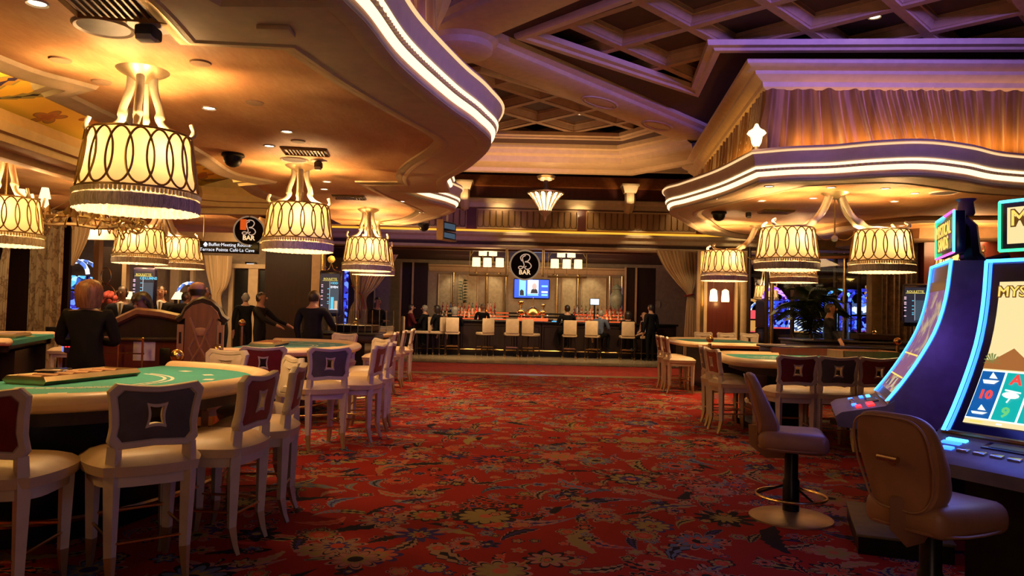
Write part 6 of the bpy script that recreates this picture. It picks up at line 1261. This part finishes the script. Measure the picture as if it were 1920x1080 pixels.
# ------------------------------------------------------------------ people
def rotx(p, c, a): y, z = p[1]-c[1], p[2]-c[2]; return (p[0], c[1]+y*cos(a)-z*sin(a), c[2]+y*sin(a)+z*cos(a))
def person(lab, x, y, face, pose='stand', h=1.75, top='suit', low='suit', skin='skin', hair='short', hcol='brownh', lean=0, armL='down', armR='down', turn=0, fem=False, wide=1.0, shirt=False, z0=0, group=None, sleeves=True, bald=False):
    k = h/1.75; t = thing('person', lab, 'person', (x, y, z0), atan2(-face[0], face[1])); t.scale = (k*wide, k*wide, k)
    sw = .175 if fem else .195; P = {}; E = []; R = {}
    def v(n, p, r, par=None): P[n] = p; R[n] = r; E.append((par, n)) if par else None
    sit = pose == 'sit'; pz = .80 if sit else .95
    dz = pz-.95
    v('pelvis', (0, 0, pz), (.15 if not fem else .155, .11)); v('waist', (0, .0, 1.13+dz), (.145 if not fem else .12, .10), 'pelvis'); v('chest', (0, .01, 1.33+dz), (.165 if not fem else .14, .115), 'waist'); v('nb', (0, -.01, 1.45+dz), (.10, .08), 'chest')
    v('neck', (0, .0, 1.515+dz), (.055, .055), 'nb'); v('jaw', (0, .03, 1.58+dz), (.06, .075), 'neck'); v('head', (0, .02, 1.66+dz), (.082, .098), 'jaw'); v('crown', (0, .005, 1.745+dz), (.07, .085), 'head')
    for s, arm in ((-1, armL), (1, armR)):
        S_ = 'L' if s < 0 else 'R'; z = 1.42+dz
        sh = (s*sw, -.01, z)
        el, wr = {'down': ((s*(sw+.06), -.03, z-.29), (s*(sw+.05), .05, z-.54)), 'bar': ((s*(sw+.07), .10, z-.27), (s*(sw-.05), .33, z-.25)), 'fold': ((s*(sw+.07), .02, z-.28), (s*-.02, .20, z-.25)), 'reach': ((s*(sw+.08), .20, z-.20), (s*(sw+.06), .44, z-.30)), 'lap': ((s*(sw+.05), .02, z-.29), (s*.07, .26, z-.42)), 'side': ((s*(sw+.22), .06, z-.20), (s*(sw+.40), .16, z-.36)), 'up': ((s*(sw+.08), .12, z-.26), (s*(sw-.06), .2, z-.04))}[arm]
        v('sh'+S_, sh, (.075, .075), 'chest'); v('el'+S_, el, (.052, .052), 'sh'+S_); v('wr'+S_, wr, (.036, .036), 'el'+S_)
        d = (Vector(wr)-Vector(el)).normalized(); hnd = Vector(wr)+d*.08; v('hd'+S_, tuple(hnd), (.04, .028), 'wr'+S_)
        sd = d.cross(Vector((0, 0, 1))) if abs(d.z) < .8 else Vector((0, 1, 0)); sd = sd.normalized()
        for q, L in enumerate((.07, .085, .08, .06)):
            o_ = (q-1.5)*.02; a = hnd+sd*o_+d*.03; m_ = a+d*L*.55; e_ = m_+d*L*.35+Vector((0, 0, -.02)); v('f%d%s' % (q, S_), tuple(m_), (.010, .010), 'hd'+S_); v('g%d%s' % (q, S_), tuple(e_), (.008, .008), 'f%d%s' % (q, S_))
        th = Vector(wr)+d*.03+sd*(-.05); v('th'+S_, tuple(th+d*.03), (.011, .011), 'wr'+S_)
        hp = (s*.09, 0, pz-.04); v('hp'+S_, hp, (.095, .095), 'pelvis')
        if sit: kn, an, to = (s*.11, .42, pz-.02), (s*.11, .36, pz-.43), (s*.12, .50, pz-.48)
        else: kn, an, to = (s*.10, .02, .50), (s*.10, -.01, .09), (s*.12, .15, .035)
        v('kn'+S_, kn, (.062, .062), 'hp'+S_); v('an'+S_, an, (.042, .042), 'kn'+S_); v('to'+S_, to, (.04, .03), 'an'+S_)
    if lean:
        c = (0, 0, pz)
        for n in P:
            if n[:2] in ('wa', 'ch', 'nb', 'ne', 'ja', 'he', 'cr', 'sh', 'el', 'wr', 'hd', 'th') or n[0] in 'fg': P[n] = rotx(P[n], c, -lean)
    names = list(P); ix = {n: i for i, n in enumerate(names)}
    me = bpy.data.meshes.new('tmp'); me.from_pydata([P[n] for n in names], [(ix[a], ix[b]) for a, b in E], []); ob = bpy.data.objects.new('tmp', me); COL.objects.link(ob)
    md = ob.modifiers.new('s', 'SKIN'); sv = me.skin_vertices[0].data
    for n in names: sv[ix[n]].radius = R[n]
    sv[0].use_root = True; md.use_smooth_shade = True; ob.modifiers.new('b', 'SUBSURF').levels = 1
    dg = bpy.context.evaluated_depsgraph_get(); me2 = bpy.data.meshes.new_from_object(ob.evaluated_get(dg)); bpy.data.objects.remove(ob); bpy.data.meshes.remove(me)
    me2.name = 'body'; me2.materials.clear()
    for m_ in (skin, top, low, 'black'): me2.materials.append(MT[m_])
    seg = []
    for a, b in E:
        mi = 0
        if b in ('waist', 'chest', 'nb') or b[:2] == 'sh': mi = 1
        elif b[:2] in ('el', 'wr') and (sleeves or (b[:2] == 'el' and False)): mi = 1
        elif b[:2] in ('hp', 'kn', 'an'): mi = 2
        elif b[:2] == 'to': mi = 3
        seg.append((Vector(P[a]), Vector(P[b]), mi))
    mis = []
    for f in me2.polygons:
        c = f.center; best = 9; bm_ = 0
        for a, b, mi in seg:
            ab = b-a; u = max(0, min(1, (c-a).dot(ab)/ab.length_squared)); d = (c-a-ab*u).length
            if d < best: best, bm_ = d, mi
        mis.append(bm_); f.use_smooth = True
    me2.polygons.foreach_set('material_index', mis)
    body = bpy.data.objects.new('body', me2); COL.objects.link(body); body.parent = t
    hc = Vector(P['head'])+Vector((0, 0, -.012)); tl = -lean
    hm = Matrix.Translation(hc) @ Matrix.Rotation(tl, 4, 'X') @ Matrix.Rotation(turn, 4, 'Z')
    def hp_(name, b, mat): o = obj(name, b, mat, body); return o
    for s in (-1, 1):
        hp_('eye', B().ball((s*.033, .098, .005), .011, 8, 6, mx=hm), 'black'); hp_('ear', B().ball((s*.083, .0, -.01), (.014, .025, .035), 8, 6, mx=hm), skin)
    hp_('nose', B().ball((0, .112, -.02), (.015, .022, .026), 8, 6, mx=hm), skin); hp_('mouth', B().ball((0, .097, -.065), (.026, .010, .008), 8, 6, mx=hm), 'burg')
    b = B(); n = 16
    drop = {'short': -.8, 'bob': -1.3, 'bald': .25, 'long': -1.5}[hair]; rx, ry, rz_ = {'short': (.082, .102, .106), 'bob': (.122, .128, .125), 'bald': (.076, .092, .10), 'long': (.096, .11, .115)}[hair]
    vs = []; rows = 9
    for i in range(rows+1):
        u = i/rows
        for q in range(n):
            a = 2*pi*q/n; fr_ = max(0, sin(a)); lim = drop if fr_ < .25 else .42
            top_ = 1.0
            if hair == 'bald': lim, top_ = (-.85, -.1) if fr_ < .3 else (-.12, -.1)
            el_ = top_-(top_-lim)*u; zz = max(-1.45, el_); rr = math.sqrt(max(0, 1-min(1, max(zz, -.15))**2)) if zz > 0 else 1.0-(.12 if hair in ('bob', 'long') else .25)*zz*zz
            vs.append((rx*rr*cos(a), ry*rr*sin(a)-.012, rz_*zz))
    b.add(vs, [(i*n+q, (i+1)*n+q, (i+1)*n+(q+1) % n, i*n+(q+1) % n) for i in range(rows) for q in range(n)], 0, hm); hp_('hair', b, hcol)
    if shirt:
        cz = Vector(P['chest']); b = B().add([(-.055, .125, 1.47+dz), (.055, .125, 1.47+dz), (.0, .145, 1.2+dz), (0, .09, 1.5+dz)], [(0, 1, 2), (0, 1, 3)]); o = obj('shirt_front', b, 'white', body)
        obj('tie', B().add([(-.014, .135, 1.46+dz), (.014, .135, 1.46+dz), (.02, .152, 1.25+dz), (-.02, .152, 1.25+dz)], [(0, 1, 2, 3)]), 'greyc', body)
    return t
def pp(px, Y): return D(px, 575, Y).x
person('woman with shoulder-length blond hair in a black dress, seen from behind at the pit', pp(166, 7.0), 7.0, (-.2, 1), h=1.68, fem=True, hair='bob', hcol='blond', armL='fold', armR='fold', wide=1.06)
person('man in a dark suit with light shirt facing us beside the left roulette display', pp(229, 12.4), 12.4, (.25, -1), h=1.75, skin='skind', shirt=True, top='navy', armL='fold', armR='fold')
person('dark-haired person bending forward over the pit desk', pp(291, 9.7), 9.9, (-.3, -1), h=1.72, lean=.55, armL='bar', armR='bar', hair='bob', hcol='brownh')
person('man in a suit standing behind the left roulette display', pp(301, 14.0), 14.0, (.3, -1), h=1.80, skin='skin', shirt=True)
person('man in a suit turned sideways beside the lit table lamp', pp(356, 15.5), 15.3, (.9, .2), h=1.72, skin='skind')
person('grey-coated person close behind the large bald man', pp(379, 13.0), 13.0, (.8, .5), h=1.76, top='greyc', hcol='greyh')
person('large bald man in a dark coat seen from behind at the podium', pp(400, 9.4)-.1, 9.15, (-.4, 1), h=1.78, hair='bald', hcol='brownh', top='suit', wide=1.22, lean=.12, armL='reach')
person('grey-haired man in black farther back by the white door frame', pp(466, 17.6), 17.4, (-.5, 1), h=1.76, hcol='greyh')
person('person in black reaching one arm right in front of the white door', pp(488, 14.6), 14.6, (.95, -.1), h=1.74, armL='reach', armR='reach', top='suit')
person('broad man in a dark jacket seen from behind in front of the dark pillar', pp(566, 11.9), 12.6, (.3, 1), h=1.76, top='navy', wide=1.15, armR='bar')
person('person in dark clothes behind the broad man, close to the gold pilaster', pp(583, 14.0), 15.2, (-.6, -.6), h=1.66, top='greyc')
person('person in black with long hair standing left of the bar beside the tied curtain', pp(704, 18.0), 18.2, (.6, -.5), h=1.74, hair='long', armR='fold')
ys = 23.95
def seated(lab, px, face, **k):
    x = pp(px, ys); person(lab, x, ys, face, 'sit', **k)
    if px in (853, 1064, 1124, 1178): return
    o = dup(st0, (x, ys, 0), atan2(-face[0], face[1]), 'bar stool under the '+lab.split(',')[0])
seated('man in a brown jacket at the left end of the bar, seen from the side', 770, (.92, .3), top='burg', armR='bar', hcol='brownh', h=1.78)
seated('fair-haired man in a dark jacket, second seated from the left at the bar', 797, (-.92, .3), top='suit', hcol='greyh', armL='bar', h=1.76, shirt=False)
seated('woman with curly hair between the second and third seated men, at the bar', 820, (-.9, .35), fem=True, top='suit', hair='bob', hcol='brownh', armL='bar')
seated('white-haired person in black, seated in front of the bar at the leftmost white-backed stool', 853, (0, 1), top='suit', hcol='greyh', hair='bob', armR='bar', h=1.72)
seated('dark-haired man in black, seated at the bar right of the tap tower', 1064, (-.3, 1), top='suit', armL='bar', armR='bar', h=1.88, wide=1.05)
seated('man in a blue shirt, leaning on the bar from the side', 1124, (.55, .8), top='blue', hcol='greyh', armR='bar', h=1.74, wide=1.08, lean=.15)
seated('dark-haired person in black, seated behind the seventh stool', 1178, (.2, 1), top='suit', hair='bob', armL='bar', h=1.70)
seated('woman in a sleeveless black dress, seated with hands in her lap', 1209, (-.9, -.3), fem=True, top='suit', sleeves=False, hair='long', hcol='blond', armL='lap', armR='lap', h=1.68)
person('man in black standing behind the seated woman at the right end of the bar', pp(1224, 23.3), 23.6, (-.5, .8), h=1.80)
person('dealer in a dark suit turned right with one arm out by the right glass partition', pp(1580, 14.6), 15.2, (.85, -.35), h=1.80, armR='side', armL='side', top='navy')
person('bartender in black behind the counter left of the tap tower', pp(905, 25.8), 25.75, (.2, -1), h=1.70, top='suit')
